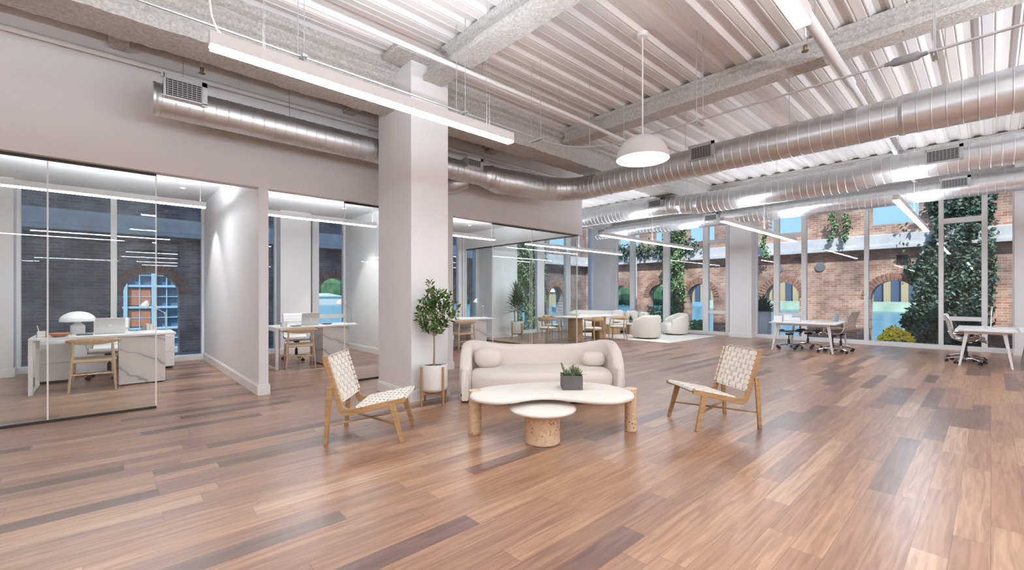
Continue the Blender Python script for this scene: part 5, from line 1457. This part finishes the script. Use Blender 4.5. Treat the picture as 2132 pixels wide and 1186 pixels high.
ivy('ivy curtain seen through the glass office corner', 'N', PN, 13.2, 14.9, -0.1, 4.3, 6500, M['ivys'], 0.5, 4, lambda u, z: 0.15 if (0.2 < u < 0.5 and z < 0.42) else 1)
for y, zt, zb, lab, sd in ((3.62, 4.2, 3.2, 'left green creeper hanging over the concrete ledge', 6), (3.27, 4.1, 3.2, 'right green creeper hanging over the concrete ledge', 7), (5.75, 3.75, 2.75, 'small creeper over the ledge above the left arch', 8)):
    rnd = random.Random(sd); mb = MB()
    for k in range(130):
        z = rnd.uniform(zb, zt); mb.leaf((PE - 0.22 - rnd.random() * 0.12, y + rnd.gauss(0, 0.045) + 0.05 * math.sin(z * 8), z), (rnd.gauss(0, .6), rnd.gauss(0, .6), -0.6), (-1, 0, 0.4), 0.10, 0.075)
    tag(mb.build('hanging_creeper', M['ivys'], None), lab, 'creeper', 'creepers over the ledge')
rnd = random.Random(21); mb = MB()
for y0 in (8.9, 9.9, 11.0, 12.0):
    for k in range(240):
        z = 3.3 + rnd.gauss(0.12, 0.18); y = y0 + rnd.gauss(0, 0.35)
        mb.leaf((PE - 0.1 - rnd.random() * 0.2, y, z), (rnd.gauss(0, 1), rnd.gauss(0, 1), rnd.gauss(0, 1)), (-1, 0, 0.4), 0.14, 0.09)
tag(mb.build('ledge_foliage', M['ivyd'], None), 'low bushes growing along the ledge above the far arches', 'shrubs', kind='stuff')
# yellow flowering shrub
t = thing('yellow_flower_shrub', 'bush with bright yellow flowers outside below the right arch', 'shrub', (16.6, 1.84, -0.12))
rnd = random.Random(31); ma = MB(); mf = MB()
for k in range(900):
    a = rnd.uniform(0, 2 * PI); r = rnd.random() ** 0.5; x, y = 0.30 * r * math.cos(a), 0.40 * r * math.sin(a); z = 0.10 + rnd.random() * 0.50 * (1 - r * r * 0.8)
    (mf if z > 0.26 * (1 - r * r * 0.5) and rnd.random() < 0.92 else ma).leaf((x, y, z), (rnd.gauss(0, 1), rnd.gauss(0, 1), rnd.gauss(0.5, 1)), (-1, 0, 0.5), 0.075, 0.06)
ma.build('foliage', M['ivys'], t); mf.build('blossoms', M['yellow'], t)
MB().tube([(0, 0, 0), (0.02, 0, 0.2)], 0.02, 8).build('stem', M['bark'], t)
t = thing('pedestal_planter', 'leafy plant on a tall pale pedestal outside beside the column', 'planter', (16.7, 5.30, -0.12))
box((-0.2, -0.17, 0), (0.2, 0.17, 0.92)).build('pedestal', M['conc'], t, bevel=0.01)
mb = MB(); rosette(mb, (0, 0, 0.9), 70, 0.48, 0.10, (0.0, 1.5)); rosette(mb, (0.05, 0.05, 1.1), 50, 0.42, 0.09, (-0.5, 1.4)); mb.build('foliage', M['ivyd'], t)
for x, y, h, lab in ((16.6, 9.35, 1.0, 'low shrub outside behind the tub chair'), (16.7, 7.6, 0.5, 'small shrub outside the narrow window')):
    rnd = random.Random(int(x * 10 + y)); mb = MB()
    for k in range(500):
        a = rnd.uniform(0, 2 * PI); r = rnd.random() ** .5; mb.leaf((0.3 * r * math.cos(a), 0.3 * r * math.sin(a), rnd.random() * h), (rnd.gauss(0, 1), rnd.gauss(0, 1), 0.4), (-1, 0, .5), 0.1, 0.06)
    tag(mb.build('shrub', M['ivys'], None, loc=(x, y, -0.12)), lab, 'shrub')
# white drain pipe outside
tag(MB().cyl((0, 0, -0.12), (0, 0, 3.1), 0.05, seg=12).build('drain_pipe', M['pipe'], None, loc=(17.9, 11.05, 0)), 'white vertical drain pipe outside left of the arch', 'pipe')

# river, far shore, buildings across the water
struct('river_water', box((19.2, -160, -2.2), (330, 330, -2.0)), M['water'])
struct('river_water', box((3.0, 18.0, -2.2), (19.2, 330, -2.0)), M['water'])
struct('wharf_ground', box((-60, 17, -2.2), (3.0, 60, -1.2)), M['ground'])
rnd = random.Random(77)
def treeline(label, x0, y0, x1, y1, h0, h1, n, w=7):
    mb = MB()
    for k in range(n):
        u = (k + rnd.random()) / n; x, y = x0 + (x1 - x0) * u, y0 + (y1 - y0) * u; h = rnd.uniform(h0, h1)
        mb.ell((x + rnd.gauss(0, 2), y + rnd.gauss(0, 2), h * 0.42 - 1), (w * 0.6, w * 0.6, h * 0.6), su=9, sv=6)
    tag(mb.build('treeline', M['trees'], None, ang=20), label, 'trees', kind='stuff')
treeline('distant green trees on the far river bank behind the arches', 145, 70, 108, 170, 6.0, 9.8, 90)
treeline('distant trees on the far bank beyond the second office', 100, 182, 30, 205, 8.0, 12.5, 70)
tag(box((-1, -45, -2), (1, 40, 0.0)).build('bulkhead', M['green'], None, loc=(122, 12, 0)), 'pale green river bulkhead across the water', 'bulkhead')
t = thing('warehouse', 'tan warehouse with dark openings across the river', 'building', (126, 20, 0))
box((0, -40, -0.5), (8, 40, 7.2)).build('walls', M['navy'], t)
mb = MB()
for k in range(28): mb.box((-0.5, -40 + k * 2.9, -0.5), (0.2, -40 + k * 2.9 + 1.15, 7.0))
mb.build('wall_piers', M['tan'], t)
box((-0.8, -40.5, 7.0), (8.5, 40.5, 7.8)).build('roof', M['tan2'], t)
for x, y, w, h, m_, lab in ((112, 98, 7, 4.5, 'tan', 'tan ferry house on the far bank seen through the left arch'), (106, 112, 9, 2.2, 'tan2', 'white boat shed on the far bank'), (84, 158, 10, 3.4, 'tan2', 'white low building on the far bank behind the second office'),
                            (72, 166, 7, 4.6, 'tan', 'tan building on the far bank behind the second office'), (60, 172, 12, 3.0, 'tan2', 'pale shed on the far bank at the left')):
    t = thing('riverside_building', lab, 'building', (x, y, -2))
    box((-w / 2, -w / 2, 0), (w / 2, w / 2, h)).build('walls', M[m_], t)
    MB().extr([(-w / 2 - .4, h), (w / 2 + .4, h), (0, h + 1.2)], 'y', -w / 2 - .4, w / 2 + .4).build('roof', M['conc'], t)
for x, y, lab in ((70, 62, 'small white boat moored on the river'), (66, 50, 'dark boat on the river seen through the arch')):
    t = thing('boat', lab, 'boat', (x, y, -2), 1.0)
    MB().prism([(-2.6, -0.8), (1.6, -0.8), (3.0, 0), (1.6, 0.8), (-2.6, 0.8)], 0, 0.9).build('hull', M['bpane'], t)
    box((-1.4, -0.6, 0.9), (0.8, 0.6, 1.7)).build('cabin', M['conc'], t)
# building with pale blue window frames seen through the first office arch
t = thing('glazed_building', 'building with pale blue steel window frames behind the arch', 'building', (1.6, 27, -1.2))
box((-6, 0.1, 0), (6, 6, 9)).build('walls', M['bpane'], t)
mb = MB()
for k in range(13): mb.box((-6 + k - 0.07, -0.12, 0), (-6 + k + 0.07, 0.1, 9))
for k in range(10): mb.box((-6, -0.08, k - 0.05), (6, 0.1, k + 0.05))
for k in range(24): mb.box((-6 + k * 0.5 - 0.018, -0.03, 0), (-6 + k * 0.5 + 0.018, 0.1, 9))
for k in range(18): mb.box((-6, -0.025, k * 0.5 - 0.015), (6, 0.1, k * 0.5 + 0.015))
mb.build('steel_frame', M['bframe'], t)
mb = MB()
for x, z in ((-1, 2), (1, 2), (-1, 1), (2, 1), (1, 0), (-2, 2)): mb.box((x + 0.1, -0.01, z + 0.1), (x + 0.9, 0.1, z + 0.85))
mb.build('panel', M['orange'], t)
